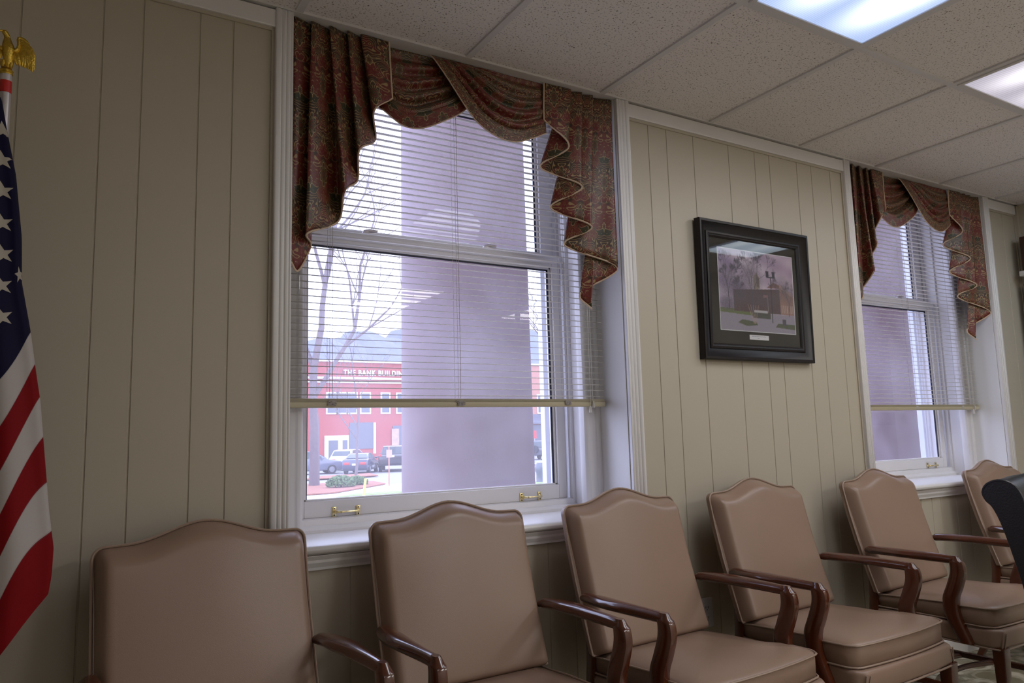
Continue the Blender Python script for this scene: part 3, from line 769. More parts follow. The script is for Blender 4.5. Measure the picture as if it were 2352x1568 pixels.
for i, (x, r, lb) in enumerate(CH):
    o = ch0 if i == 0 else copy_tree(ch0)
    a = math.radians(r)
    # pivot about the back so the wall clearance stays
    px, py = 0, -.16
    o.location = (x-(px*math.cos(a)-py*math.sin(a)), py-(px*math.sin(a)+py*math.cos(a)) , 0); o.rotation_euler = (0, 0, a)
    tag(o, lb, 'chair', 'row of armchairs along the window wall')

# black leather office chair in the right foreground
def office_chair():
    root = empty('office_chair', (1.52, -.93, 0), math.radians(3), 'black leather office chair cut off by the right edge of the photo', 'chair')
    W = .50
    # profile (y, z): rear rolled top then down the front
    rear = [(.055, .36), (.040, .45), (.022, .60), (.030, .72), (.050, .84), (.062, .90)]
    top = [(.074, .935), (.066, .968), (.035, .988), (.0, .994), (-.032, .984), (-.055, .955)]
    front = [(-.072, .90), (-.092, .82), (-.118, .70), (-.135, .60), (-.135, .50), (-.110, .42)]
    P = [(y-.0, z) for y, z in cr([(0.055-.11, .40), (-.045, .50), (-.035, .62), (-.010, .74), (.018, .85), (.040, .905), (.058, .925), (.068, .955), (.052, .985), (.015, 1.000), (-.025, .990), (-.050, .955), (-.062, .90), (-.085, .80), (-.112, .68), (-.135, .58), (-.150, .48), (-.150, .40)], 3)]
    def xs(t): return t
    n = len(P); vs = []; fs = []
    secs = [(0.0, .965, 0.0), (.012, .995, .0), (.03, 1.0, .004), (.12, 1.0, .022), (.25, 1.0, .030), (.38, 1.0, .022), (.47, 1.0, .004), (.488, .995, 0), (.50, .965, 0)]
    cy, cz = -.04, .70
    for x, sc_, cr_ in secs:
        for y, z in P:
            f = max(0, (z-.8)/.2)
            vs.append((x, cy+(y-cy)*sc_, cz+(z-cz)*(1-(1-sc_)*.3)+(cr_*.5-.016)*f))
    for k in range(len(secs)-1):
        fs += [(k*n+i, k*n+i+1, (k+1)*n+i+1, (k+1)*n+i) for i in range(n-1)]+[(k*n+n-1, k*n, (k+1)*n, (k+1)*n+n-1)]
    fs += [tuple(range(n)), tuple(range((len(secs)-1)*n, len(secs)*n))]
    back = MB().add(vs, fs).build('backrest', MT['black_leather'], root, smooth=True, angle=50)
    for x, k in ((.004, 0), (.496, len(secs)-1)):
        MB().tube([(x, cy+(y-cy)*.99, cz+(z-cz)*1.0-.016*max(0, (z-.8)/.2)) for y, z in P[6:]], .0045, 6).build('back_piping', MT['black_leather'], back, smooth=True)
    MB().prism(rrect(-.02, .52, -.62, -.10, .06), .40, .49).build('seat', MT['black_leather'], root, bevel=.025, seg=4)
    for x in (-.045, .545):
        MB().tube(cr([(x, -.13, .44), (x, -.12, .60), (x, -.17, .655), (x, -.32, .665), (x, -.46, .64), (x, -.50, .56), (x, -.48, .44)], 4), 0, 8, rx=[(.020, .016)]*25).build('armrest', MT['black_plastic'], root, smooth=True)
    MB().tube([(.25, -.35, .10), (.25, -.35, .41)], .028, 12).build('gas_lift', MT['black_plastic'], root, smooth=True)
    for k in range(5):
        a = 2*PI*k/5+.3; ex, ey = .25+.27*math.cos(a), -.35+.27*math.sin(a)
        MB().tube([(.25, -.35, .11), (.25+.14*math.cos(a), -.35+.14*math.sin(a), .095), (ex, ey, .07)], [.026, .02, .014], 8).build('base_arm', MT['black_plastic'], root, smooth=True)
        MB().tube([(ex-.018*math.sin(a), ey+.018*math.cos(a), .027), (ex+.018*math.sin(a), ey-.018*math.cos(a), .027)], .027, 12).build('caster', MT['black_plastic'], root, smooth=True)
office_chair()

# ------------------------------------------------------------ framed picture
def framed_picture():
    x0, x1, z0, z1 = 1.090, 1.802, 1.477, 2.086
    root = empty('framed_photograph', ((x0+x1)/2, 0, (z0+z1)/2), 0, 'dark framed photograph of a brick courthouse hung on the beige panelling', 'picture')
    hw, hz = (x1-x0)/2, (z1-z0)/2
    prof = [(0, 0), (0, -.028), (.003, -.032), (.012, -.032), (.015, -.028), (.048, -.015), (.050, -.019), (.058, -.021), (.063, -.018), (.066, -.018), (.072, -.0135), (.072, -.004)]
    b = MB(); n = len(prof); vs = []
    for sx_, sz_ in ((-1, -1), (1, -1), (1, 1), (-1, 1)):
        for a, y in prof: vs.append((sx_*(hw-a), y, sz_*(hz-a)))
    fs = [(k*n+i, k*n+i+1, ((k+1) % 4)*n+i+1, ((k+1) % 4)*n+i) for k in range(4) for i in range(n-1)]
    b.add(vs, fs); b.build('frame', MT['frame'], root, smooth=True, angle=35)
    MB().box(-hw+.004, hw-.004, -.004, -.001, -hz+.004, hz-.004).build('backing_board', MT['mat'], root)
    MB().box(-hw+.07, hw-.07, -.008, -.0055, -hz+.07, hz-.07).build('mat_board', MT['mat'], root)
    px0, px1, pz0, pz1 = 1.215-1.446, 1.702-1.446, 1.611-1.7815, 1.972-1.7815
    b = MB()
    for q in ((px0-.003, px1+.003, pz0-.003, pz0), (px0-.003, px1+.003, pz1, pz1+.003), (px0-.003, px0, pz0, pz1), (px1, px1+.003, pz0, pz1)): b.box(q[0], q[1], -.0092, -.008, q[2], q[3])
    b.build('mat_bevel', MT['paper'], root)
    # the print: painted per vertex on a fine grid
    nx, nz = 260, 200
    rs = np.random.RandomState(3)
    img = np.zeros((nz, nx, 3)); yy, xx = np.mgrid[0:nz, 0:nx]; v = yy/nz; u = xx/nx   # v=0 bottom
    img[:] = np.stack([.33+.10*v+.07*u, .27+.09*v+.02*u, .38+.12*v-.02*u], -1)
    cl = sum(np.sin(u*a+v*b_+c)/(a*.2) for a, b_, c in ((7, 5, 1), (13, 9, 2), (21, -14, .5), (9, 22, 4)))
    img += (.10*cl)[..., None]*np.array([1, .95, .85])
    g = v < .235; img[g] = (.28, .25, .31)
    g = (v < .27) & (v > .215-.05*u) & (u < .45); img[g] = (.12, .15, .05)
    # building
    def poly(pts, col, a=1.0):
        inside = np.zeros_like(u, bool); k = len(pts)
        for i in range(k):
            ax, ay = pts[i]; bx, by = pts[(i+1) % k]
            c = ((ay > v) != (by > v)); 
            with np.errstate(divide='ignore', invalid='ignore'): xi = (bx-ax)*(v-ay)/((by-ay) if by != ay else 1e-9)+ax
            inside ^= c & (u < xi)
        img[inside] = img[inside]*(1-a)+np.array(col)*a
    poly([(.18, .24), (.18, .50), (.80, .56), (.80, .24)], (.09, .05, .055))
    poly([(.80, .24), (.80, .60), (.99, .47), (.99, .24)], (.30, .16, .13))
    poly([(.62, .56), (.72, .64), (.80, .61), (.80, .57)], (.19, .09, .08)); poly([(.80, .58), (.80, .63), (.99, .50), (.99, .47)], (.40, .26, .24))
    poly([(.45, .52), (.45, .68), (.49, .74), (.53, .68), (.53, .54)], (.32, .26, .20)); poly([(.49, .56), (.49, .72), (.53, .67), (.53, .55)], (.17, .12, .10))
    for k in range(7): poly([(.82+.025*k, .26), (.82+.025*k, .36), (.83+.025*k, .36), (.83+.025*k, .26)], (.45, .35, .30))
    poly([(.44, .235), (.44, .27), (.62, .27), (.62, .235)], (.45, .42, .45))
    poly([(.42, .17), (.42, .24), (.66, .24), (.66, .17)], (.06, .06, .05)); poly([(.22, .10), (.28, .14), (.46, .12), (.48, .08), (.34, .06)], (.08, .09, .05)); poly([(.72, .07), (.76, .12), (1, .12), (1, .05)], (.08, .09, .05))
    poly([(.82, .10), (.82, .18), (.87, .18), (.87, .10)], (.07, .06, .09))
    def line(x0_, y0_, x1_, y1_, wd, col, a):
        k = int(max(abs(x1_-x0_)*nx, abs(y1_-y0_)*nz)*1.5)+2
        for t in np.linspace(0, 1, k):
            cx_, cy_ = (x0_+(x1_-x0_)*t)*nx, (y0_+(y1_-y0_)*t)*nz
            r = int(math.ceil(wd)); 
            for iy in range(int(cy_)-r, int(cy_)+r+1):
                for ix in range(int(cx_)-r, int(cx_)+r+1):
                    if 0 <= ix < nx and 0 <= iy < nz and math.hypot(ix-cx_, iy-cy_) <= wd: img[iy, ix] = img[iy, ix]*(1-a)+np.array(col)*a
    def tree(x, y, L, ang, wd, d):
        a_ = .75 if wd > .9 else (.5 if wd > .5 else .2); wd = max(wd, .72); x2, y2 = x+L*math.cos(ang)*.77, y+L*math.sin(ang)
        line(x, y, x2, y2, wd, (.07, .06, .09), a_)
        if d == 0: return
        for k in range(3 if d > 1 else 4): tree(x2, y2, L*rs.uniform(.55, .8), ang+rs.uniform(-.6, .6), wd*.6, d-1)
    tree(.42, .20, .26, 1.55, 1.8, 6); tree(.12, .26, .21, 1.6, 1.4, 6); tree(.25, .24, .15, 1.5, 1.0, 5); tree(.80, .24, .18, 1.6, 1.0, 4); tree(.92, .22, .16, 1.5, 1.0, 4)
    for k in range(5): line(.43+.006*k, .10, .36+.035*k, .33, .7, (.45, .30, .24), .5)
    line(.685, .13, .685, .70, 1.6, (.02, .02, .03), .95); line(.63, .70, .74, .70, 1.2, (.02, .02, .03), .95)
    for x in (.64, .725): poly([(x-.018, .70), (x-.022, .78), (x+.022, .78), (x+.018, .70)], (.03, .03, .05))
    line(.63, .25, .63, .47, .8, (.35, .33, .35), .8); poly([(.57, .43), (.57, .465), (.62, .47), (.62, .44)], (.35, .15, .17))
    for cx_, cy_, rx_, ry_, al in ((.42, .66, .17, .22, .45), (.12, .58, .14, .28, .40), (.26, .48, .10, .18, .40), (.84, .58, .10, .20, .30), (.94, .5, .10, .2, .30), (.5, .42, .35, .12, .35), (.1, .32, .14, .10, .5)):
        dd_ = ((u-cx_)/rx_)**2+((v-cy_)/ry_)**2; mk = np.clip(1.15-dd_, 0, 1)*al*1.5*(.35+rs.rand(nz, nx))
        mk = np.clip(mk, 0, .8)[..., None]; img = img*(1-mk)+np.array((.09, .075, .10))*mk
    for _ in range(1):
        k_ = np.pad(img, ((1, 1), (1, 1), (0, 0)), mode='edge'); img = (k_[:-2, 1:-1]+k_[2:, 1:-1]+k_[1:-1, :-2]+k_[1:-1, 2:]+2*k_[1:-1, 1:-1])/6
    img += rs.normal(0, .012, img.shape[:2])[..., None]
    img = np.clip(img, 0.01, 1)
    b = MB(); b.grid(lambda a, c: (px0+(px1-px0)*a, -.0088, pz0+(pz1-pz0)*c), nx-1, nz-1)
    m, nt, bs = new_mat('photographic_print'); bs.inputs['Roughness'].default_value = .6
    at = nd(nt, 'ShaderNodeAttribute'); at.attribute_name = 'print_colour'; nt.links.new(at.outputs['Color'], bs.inputs['Base Color'])
    o = b.build('print', m, root)
    ca = o.data.color_attributes.new('print_colour', 'FLOAT_COLOR', 'POINT')
    arr = np.ones((nx*nz, 4), np.float32); arr[:, :3] = img.reshape(-1, 3)*.85; ca.data.foreach_set('color', arr.ravel())
    o['label'] = 'photograph of a brick courthouse behind bare trees and a lamp post'
    cp = MB(); cp.box(1.391-1.446, 1.516-1.446, -.0092, -.008, 1.5735-1.7815, 1.5945-1.7815); cp = cp.build('caption_card', MT['paper'], root)
    b = MB(); x = -.041
    while x < .052:
        l = rs.uniform(.0016, .0034); b.box(x, x+l, -.0096, -.0091, -.1945, -.1915 if rs.rand() > .4 else -.1925); x += l+.0013
    for k in range(4): b.box(-.004+.003*k, -.002+.003*k, -.0096, -.0091, -.2025, -.200)
    b.build('caption_text', MT['ink'], cp)
    MB().box(-hw+.069, hw-.069, -.0125, -.0110, -hz+.069, hz-.069).build('glazing', MT['picglass'], root)
    root.rotation_euler = (math.radians(1.0), 0, 0)
    root.location.y = -.006
framed_picture()

# ------------------------------------------------------------ wall outlet
o = empty('wall_outlet', (1.040, 0, .455), 0, 'white duplex wall outlet behind the armchairs', 'outlet')
MB().box(-.035, .035, -.006, 0, -.0575, .0575).build('cover_plate', MT['outlet'], o, bevel=.003)
for dz in (-.020, .020):
    f = MB().prism(rrect(-.0165, .0165, dz-.014, dz+.014, .009), -.008, -.005, 'y').build('socket', MT['outlet'], o, bevel=.001, seg=1)
    b = MB()
    for dx in (-.0065, .0065): b.box(dx-.0012, dx+.0012, -.0085, -.0079, dz-.003, dz+.006)
    b.tube([(0, -.0085, dz-.008), (0, -.0079, dz-.008)], .0024, 8); b.build('slot', MT['sealant'], f)

# ------------------------------------------------------------ flag on its pole
def flag_stand():
    root = empty('flagpole', (-1.357, -.19, 0), 0, 'silver flagpole topped by a gilt eagle, at the left edge', 'flagpole')
    MB().tube([(0, 0, .03), (0, 0, 2.074)], .0125, 16).build('pole', MT['silver'], root, smooth=True)
    MB().tube([(0, 0, 2.028), (0, 0, 2.058)], .0129, 16).build('red_band', MT['redtape'], root, smooth=True)
    MB().lathe([(.15, 0), (.15, .012), (.12, .03), (.06, .045), (.03, .07), (.022, .12), (.016, .13)], (0, 0, 0), 28).build('base', MT['gold'], root, smooth=True)
    # eagle
    e = empty('eagle_finial', (0, -.0, 2.074)); e.parent = root
    MB().lathe([(.013, 0), (.0145, .003), (.012, .006), (.015, .010), (.011, .016), (.006, .018)], (0, 0, 0), 20).build('finial_base', MT['gold'], e, smooth=True)
    b = MB(); b.tube(cr([(.002, 0, .014), (.003, 0, .030), (.002, -.003, .048), (.001, -.003, .066), (-.001, -.003, .082), (-.002, -.004, .094), (-.006, -.007, .103), (-.012, -.010, .106)], 4), 0, 14,
           rx=[( r_, r_*.9) for r_ in np.interp(np.linspace(0, 1, 29), [0, .12, .3, .42, .55, .68, .82, .93, 1], [.004, .009, .0140, .0155, .0120, .0078, .0070, .0068, .003])])
    b.build('eagle_body', MT['gold'], e, smooth=True)
    b = MB()
    for s_ in (-1, 1): b.tube([(s_*.007, -.002, .034), (s_*.0085, -.004, .022), (s_*.008, -.007, .016)], [.007, .005, .003], 8)
    b.tube([(-.012, -.010, .106), (-.018, -.013, .103), (-.019, -.0135, .099)], [.003, .002, .0006], 6); b.build('talon', MT['gold'], e, smooth=True)
    for s_ in (-1, 1):
        wg = MB()
        # wing outline as fan of overlapping feathers
        root_p = [(.014, .058), (.017, .062), (.020, .068), (.021, .078), (.020, .092)]
        tips = [(.020, .030), (.026, .027), (.031, .028), (.036, .026), (.041, .026), (.044, .024), (.048, .022), (.052, .018), (.054, .026)]
        leads = [(.010, .070), (.015, .069), (.019, .069), (.022, .071), (.0235, .076), (.0235, .083), (.022, .090), (.021, .096), (.0225, .098)]
        for k, (t_, l_) in enumerate(zip(tips, leads)):
            d = math.dist(t_, l_); mx, mz = (t_[0]+l_[0])/2+.010*(k/8), (t_[1]+l_[1])/2+.006*(k/8)
            yy = -.002-.0015*k*.3
            wg.tube(cr([(s_*l_[0], yy+.002, l_[1]), (s_*mx, yy-.002, mz), (s_*t_[0], yy+.001, t_[1])], 4), 0, 8,
                    rx=[(.0022, wv) for wv in (.0035, .005, .006, .0065, .0065, .006, .005, .0035, .001)])
        wg.tube(cr([(s_*.008, -.003, .062), (s_*.018, -.004, .066), (s_*.0225, -.004, .080), (s_*.0215, -.003, .098), (s_*.035, -.003, .094), (s_*.046, -.002, .076), (s_*.053, -.001, .055), (s_*.0545, 0, .024)], 3), [.006]*4+[.0045]*10+[.003]*7+[.001], 8)
        wg.build('eagle_wing', MT['gold'], e, smooth=True)
    # flag cloth: a gathered, pleated fall around the pole
    prof = [(2.03, -1.380), (2.007, -1.367), (1.985, -1.358), (1.906, -1.343), (1.807, -1.322), (1.661, -1.304), (1.556, -1.299), (1.449, -1.278), (1.342, -1.261), (1.290, -1.252), (1.129, -1.234), (1.039, -1.224), (.959, -1.212), (.90, -1.213), (.80, -1.225), (.60, -1.24)]
    pz = [p[0] for p in prof][::-1]; pxr = [p[1] for p in prof][::-1]
    def right(z): return float(np.interp(z, pz, pxr))
    X0 = -1.62
    ZB = lambda x: max(.62, .865+(x+1.214)*1.45) if x > -1.5 else .62
    nu, nv = 220, 90; vs = []; uv = []
    for j in range(nv+1):
        for i in range(nu):
            a = 2*PI*i/nu
            # height first, along the fall
            def at(z):
                xr = right(z)
                xl = -1.40-(xr+1.40)*1.25-.02; cx_ = (xr+xl)/2; hw_ = (xr-xl)/2
                return cx_, hw_
            t = j/nv
            z = 2.03-t*1.17
            cx_, hw_ = at(z)
            x = cx_+hw_*math.cos(a)
            zb = ZB(x)
            z = 2.03-t*(2.03-zb)
            cx_, hw_ = at(z); x = cx_+hw_*math.cos(a)
            dep = min(.042, hw_*.5)
            pl = math.sin(a*9+z*2.2+.6)*.35+math.sin(a*5-z*1.3)*.25
            amp = min(1, (2.04-z)*3)
            y = -.212-dep*1.15+dep*math.sin(a)*(1+.7*pl*amp)
            rr = 1+.04*pl*amp
            vs.append((cx_+(x-cx_)*1.0+1.357, y+.19, z))
            x_f = x + .015*math.sin((x+1.3)*42+1.1*math.sin(z*3))*amp
            s_ = (1.345+1.75*(x_f+1.334)-z)/.108
            uv.append((0, s_))
    fs = [(j*nu+i, j*nu+(i+1) % nu, (j+1)*nu+(i+1) % nu, (j+1)*nu+i) for j in range(nv) for i in range(nu)]
    fl = MB().add(vs, fs).build('united_states_flag', MT['flag'], None, smooth=True, uvs=uv, angle=180)
    fl.location = (-1.357, -.19, 0)
    tag(fl, 'red, white and blue stars and stripes flag hanging in folds from its pole', 'flag')
    # appliqued stars laid on the cloth surface
    me = fl.data
    from mathutils.bvhtree import BVHTree
    bv = BVHTree.FromPolygons([v_ for v_ in vs], fs)
    def star(cx_, cz_, r, rot, sx_=1.0):
        pts = []
        for k in range(10):
            a = rot+PI/2+k*PI/5; rr = r if k % 2 == 0 else r*.40
            pts.append((cx_+rr*math.cos(a)*sx_, cz_+rr*math.sin(a)))
        # subdivide fan
        vv = []; ff = []; rings_ = 4
        vv.append((cx_, cz_))
        for q in range(1, rings_+1):
            for k in range(20):
                a_ = pts[k//2]; b_ = pts[(k//2+1) % 10]; m_ = a_ if k % 2 == 0 else ((a_[0]+b_[0])/2, (a_[1]+b_[1])/2)
                vv.append((cx_+(m_[0]-cx_)*q/rings_, cz_+(m_[1]-cz_)*q/rings_))
        for k in range(20): ff.append((0, 1+k, 1+(k+1) % 20))
        for q in range(rings_-1):
            for k in range(20): ff.append((1+q*20+k, 1+q*20+(k+1) % 20, 1+(q+1)*20+(k+1) % 20, 1+(q+1)*20+k))
        out = []
        for x, z in vv:
            for q_ in range(14):
                xx_, zz_ = cx_+(x-cx_)*(1-q_/14), cz_+(z-cz_)*(1-q_/14)
                h = bv.ray_cast(Vector((xx_, -.6, zz_)), Vector((0, 1, 0)))
                if h[0] is not None: break
            x, z = xx_, zz_
            y = h[0].y if h[0] is not None else -.06
            out.append((x, y-.0016, z))
        MB().add(out, ff).build('star', MT['star'], fl, smooth=True, angle=180)
    ox = 1.357
    for k, (x, z) in enumerate([(-1.3515, 1.905), (-1.3485, 1.830), (-1.3445, 1.758), (-1.342, 1.684), (-1.3375, 1.613), (-1.3365, 1.541), (-1.332, 1.470)]):
        star(x+ox, z, .0235, .15+.03*k)
    star(-1.304+ox, 1.571, .020, .3, .45)
    for k in range(4): star(-1.40+ox, 1.80-.09*k, .022, .1)
flag_stand()

# ------------------------------------------------------------ ceiling light fixtures
def troffer(k, y0, mat, label, ln=1.22):
    cx, cy = (k+.5)*T, y0-ln/2
    r = empty('ceiling_light', (cx, cy, CEIL), 0, label, 'ceiling light', 'fluorescent troffers')
    a, b_ = T/2-.012, ln/2-.012; i1, i2 = a-.018, b_-.018
    fr = MB()
    for q in ((-a, -i1, -b_, b_), (i1, a, -b_, b_), (-i1, i1, -b_, -i2), (-i1, i1, i2, b_)): fr.box(q[0], q[1], q[2], q[3], -.006, .004)
    fr.build('fixture_frame', MT['tbar'], r, bevel=.0015, seg=1)
    b = MB(); n = 2
    b.box(-i1, i1, -i2, i2, -.001, .004); b.build('diffuser', mat, r)
    return r
ml1 = mat_light('lit_lens_cool', (1, 1, 1, 1), (.50, .64, 1.0, 1), FIX_MAIN, 1.22, .61, False)
ml2 = mat_light('lit_lens_warm', (1, .98, .98, 1), (.80, .74, .86, 1), FIX_SECOND, 1.22, .61, True)
troffer(1, ROW0, ml1, 'lit fluorescent ceiling light with a bluish lens, cut by the top edge')
troffer(3, ROW0, ml2, 'lit fluorescent ceiling light with a pinkish lens, at the right edge')
# lamps inside and below the other troffers of the room
def lamp(x, y, sx, sy, power, z=CEIL-.02, col=LAMP_COL, name='troffer_lamp'):
    ld = bpy.data.lights.new(name, 'AREA'); ld.shape = 'RECTANGLE'; ld.size = sx; ld.size_y = sy; ld.energy = power; ld.color = col
    lo = bpy.data.objects.new(name, ld); C.objects.link(lo); lo.location = (x, y, z); return lo
for k, y0, pw in LAMPS:
    troffer(k, y0, ml1, 'lit fluorescent ceiling light further into the room')
    lamp((k+.5)*T, y0-.61, .55, 1.15, pw, col=(.72, .86, 1.0) if y0 > -1 else LAMP_COL)
lamp(1.5*T, ROW0-.61, .55, 1.15, 9, CEIL-.02, (.93, .96, 1.0))
lamp(3.5*T, ROW0-.61, .55, 1.15, 9, CEIL-.02)

# ------------------------------------------------------------ right edge: cabinet, ledge and screen on the side wall
wc = empty('wall_cabinet', (RX, -.40, 2.10), 0, 'dark brown wooden wall cabinet at the right edge below the ceiling', 'cabinet')
MB().box(-.11, 0, -.50, .345, -.0, .21).build('carcass', MT['brown'], wc, bevel=.004)
MB().box(-.122, -.11, -.48, .325, .02, .19).build('door', MT['brown'], wc, bevel=.003)
sh = MB().box(RX-.135, RX, -.92, -.045, 2.062, 2.094).build('wall_shelf', MT['white'], None, bevel=.004)
tag(sh, 'narrow white shelf under the brown wall cabinet', 'shelf')
tv = empty('television', (RX, -.45, 1.6), 0, 'black flat screen on the side wall below the white shelf', 'television')
MB().box(-.10, -.03, -.45, .405, -.42, .42).build('housing', MT['black_plastic'], tv, bevel=.006)
MB().box(-.104, -.10, -.43, .385, -.40, .40).build('screen', MT['carglass'], tv)
MB().box(-.03, -.001, -.1, .1, -.1, .1).build('wall_bracket', MT['black_plastic'], tv)

# ------------------------------------------------------------ outside: street, buildings, trees, cars
GZ = -1.22
st(MB().box(-60, 160, .5, 27.5, GZ-.3, GZ-.02).build('ground', MT['concrete']))
st(MB().box(-60, 160, 27.5, 130, GZ-.3, GZ).build('street', MT['asphalt']))
def flat(name, pts, mat, z, lab=None):
    o = MB().prism(pts, z-.05, z).build(name, mat); return st(o)
flat('sidewalk_slab', [(-20, 27.5), (60, 27.5), (60, 34.5), (14.5, 35.5), (-20, 30.2)], MT['concrete'], GZ+.03)
flat('planting_bed', [(2, 30.6), (9.5, 31.0), (13.6, 35.2), (14.0, 38.0), (6, 40)], MT['mulch'], GZ+.10)
flat('planting_island', [(11.5, 43.5), (16.5, 43.8), (17.2, 47.2), (13.2, 46.5)], MT['mulch'], GZ+.12)
flat('lawn', [(12.5, 18.0), (40, 18.0), (40, 27.4), (16.5, 27.4)], MT['grass'], GZ+.02)
flat('planter_strip', [(8.8, 28.6), (20, 28.6), (20, 29.8), (10.0, 29.8)], MT['grass'], GZ+.07)
flat('far_sidewalk', [(-20, 70.5), (90, 70.5), (90, 74.9), (-20, 74.9)], MT['concrete'], GZ+.12)
flat('mid_sidewalk', [(28, 48.5), (60, 48.5), (60, 49.6), (28, 49.6)], MT['concrete'], GZ+.12)
b = MB()
for x in (11.8, 15.6, 19.4, 23.2): b.prism([(x, 37.0), (x+.14, 37.0), (x+2.4, 42.5), (x+2.26, 42.5)], GZ, GZ+.006)
st(b.build('parking_lines', MT['road_line']))

st(MB().box(-9, 12, .10, .45, CEIL+.05, 8.5).box(-9, LX-.1, .1, .45, GZ, CEIL+.05).box(RX+.1, 12, .1, .45, GZ, CEIL+.05).box(LX-.1, RX+.1, .45, .50, GZ, 0).build('wall_outside', MT['brick_near']))
def column(x, y, lab):
    r = empty('portico_column', (x, y, GZ), 0, lab, 'column', 'portico columns outside the windows')
    prof = [(.424, .30)]+[(.424-.0062*max(0, z-1.8), z) for z in (1, 2, 3, 4, 5, 6, 7)]
    MB().lathe(prof, (0, 0, 0), 64).build('shaft', MT['stucco'], r, smooth=True, angle=30)
    MB().lathe([(.60, .02), (.60, .14), (.57, .16), (.60, .20), (.56, .26), (.50, .30)], (0, 0, 0), 48).build('base', MT['stucco'], r, smooth=True, angle=30)
    MB().box(-.64, .64, -.64, .64, 7.1, 7.3).build('capital', MT['stucco'], r, bevel=.02)
column(1.033, 2.0, 'massive pinkish round column just outside the nearer window')
column(5.232, 2.0, 'massive pinkish round column just outside the far window')
o = empty('brick_wing', (6.35, 2.6, GZ), 0, 'red brick wing of the same building beyond the far window', 'building')
MB().box(.72, 8, 0, 6, 0, 7.2).build('brick_wall', MT['brick_near'], o); MB().box(0, .72, -.05, 6, 0, 7.2).build('stucco_pier', MT['stucco'], o)

def building(x0, x1, ztop, mat, name, lab, wins, doors, bands):
    Y = 75
    r = empty(name, (x0, Y, GZ), 0, lab, 'building')
    MB().box(0, x1-x0, 0, 14, 0, ztop-GZ).build('wall', mat, r)
    b = MB()
    for z0, z1, d in bands: MB().box(-.02, x1-x0+.02, -d, .0, z0-GZ, z1-GZ).build('cornice', MT['trimwhite'], r)
    for a, b_, z0, z1 in wins:
        f = MB(); t = .14; a -= x0; b_ -= x0; z0 -= GZ; z1 -= GZ
        f.box(a-t, b_+t, -.10, -.0, z0-t, z0).box(a-t, b_+t, -.10, 0, z1, z1+t).box(a-t, a, -.10, 0, z0, z1).box(b_, b_+t, -.10, 0, z0, z1)
        w_ = f.build('window', MT['trimwhite'], r)
        MB().box(a, b_, -.05, -.02, z0, z1).build('pane', MT['window_dark'], w_)
    for a, b_, z0, z1, m_ in doors:
        MB().box(a-x0, b_-x0, -.08, -.01, z0-GZ, z1-GZ).build('shopfront', m_, r)
    return r
wins = [(x, x+.95, 4.05, 6.1) for x in (22.9, 24.0, 25.1, 26.6)]+[(28.95, 29.80, 4.05, 6.1), (30.75, 31.6, 4.05, 6.1)]+[(x, x+.9, 4.05, 6.1) for x in (33.4, 35.2, 37, 39, 41, 43)]
bk = building(20.6, 46.2, 9.55, MT['brick_red'], 'bank_building', 'long red two storey brick building with white lettering across the street', wins,
         [(25.3, 28.0, .2, 3.0, MT['window_dark']), (30.2, 34.5, -.9, 2.6, MT['window_dark']), (36, 42, -.9, 2.6, MT['window_dark'])],
         [(9.45, 9.62, .25), (7.62, 7.85, .28), (7.22, 7.36, .18)])
MB().box(9.45, 10.3, -.12, -.08, .30, 3.5).build('stone_panel', MT['stone'], bk)
MB().box(7.35, 7.6, -.20, -.0, .9, 4.2).build('white_post', MT['trimwhite'], bk)
f = MB(); f.box(2.0, 4.6, -.2, -.02, 0, 2.9); f.build('entrance', MT['trimwhite'], bk)
f = MB(); f.box(2.4, 3.4, -.25, -.2, 0.1, 2.4).box(3.9, 4.4, -.25, -.2, .1, 2.4); f.build('door', MT['window_dark'], bk)
cu = bpy.data.curves.new('sign_lettering', 'FONT'); cu.body = 'THE BANK BUILDING'; cu.size = .92; cu.extrude = .04; cu.space_character = 1.18; cu.offset = .03
to = bpy.data.objects.new('sign_lettering', cu); C.objects.link(to); bpy.context.view_layer.update()
me = bpy.data.meshes.new_from_object(to); bpy.data.objects.remove(to); tm = bpy.data.objects.new('sign_lettering', me); C.objects.link(tm)
xs_ = [v.co.x for v in me.vertices]; wtxt = max(xs_)-min(xs_)
# "THE BANK BUILDIN" spans 24.6 to 31.5 m in x; letters stand on the facade
tm.parent = bk; tm.location = (24.6-20.6, -.12, 8.08-GZ); tm.rotation_euler = (PI/2, 0, 0)
s_ = (31.93-24.6)/wtxt; tm.scale = (s_, .85, 1)
me.materials.clear(); me.materials.append(MT['trimwhite'])
building(46.4, 66, 9.85, MT['brick_tan'], 'brick_storefront', 'tan brick two storey shop building right of the red one', [(x, x+1.1, 3.9, 6.0) for x in (46.9, 49.3, 51.7, 54.1)],
         [(47.2, 54, -.9, 2.4, MT['window_dark'])], [(9.7, 9.9, .2)])
aw = MB().prism([(75-1.1, 2.5), (75-1.1, 2.7), (74.99, 3.7), (74.99, 3.5)], 47.0, 55.0, 'x').build('shop_awning', MT['window_dark'], None)
tag(aw, 'dark blue awning over the shopfront of the tan brick building', 'awning')
sg = empty('street_sign', (46.3, 71.3, GZ), 0, 'small red sign on a post by the dark off-road vehicle', 'sign')
MB().box(-.35, .25, -.03, .03, 2.0, 2.9).build('sign_panel', MT['redsign'], sg); MB().tube([(0, 0, 0), (0, .04, 2.3)], .05, 8).build('post', MT['hub'], sg)

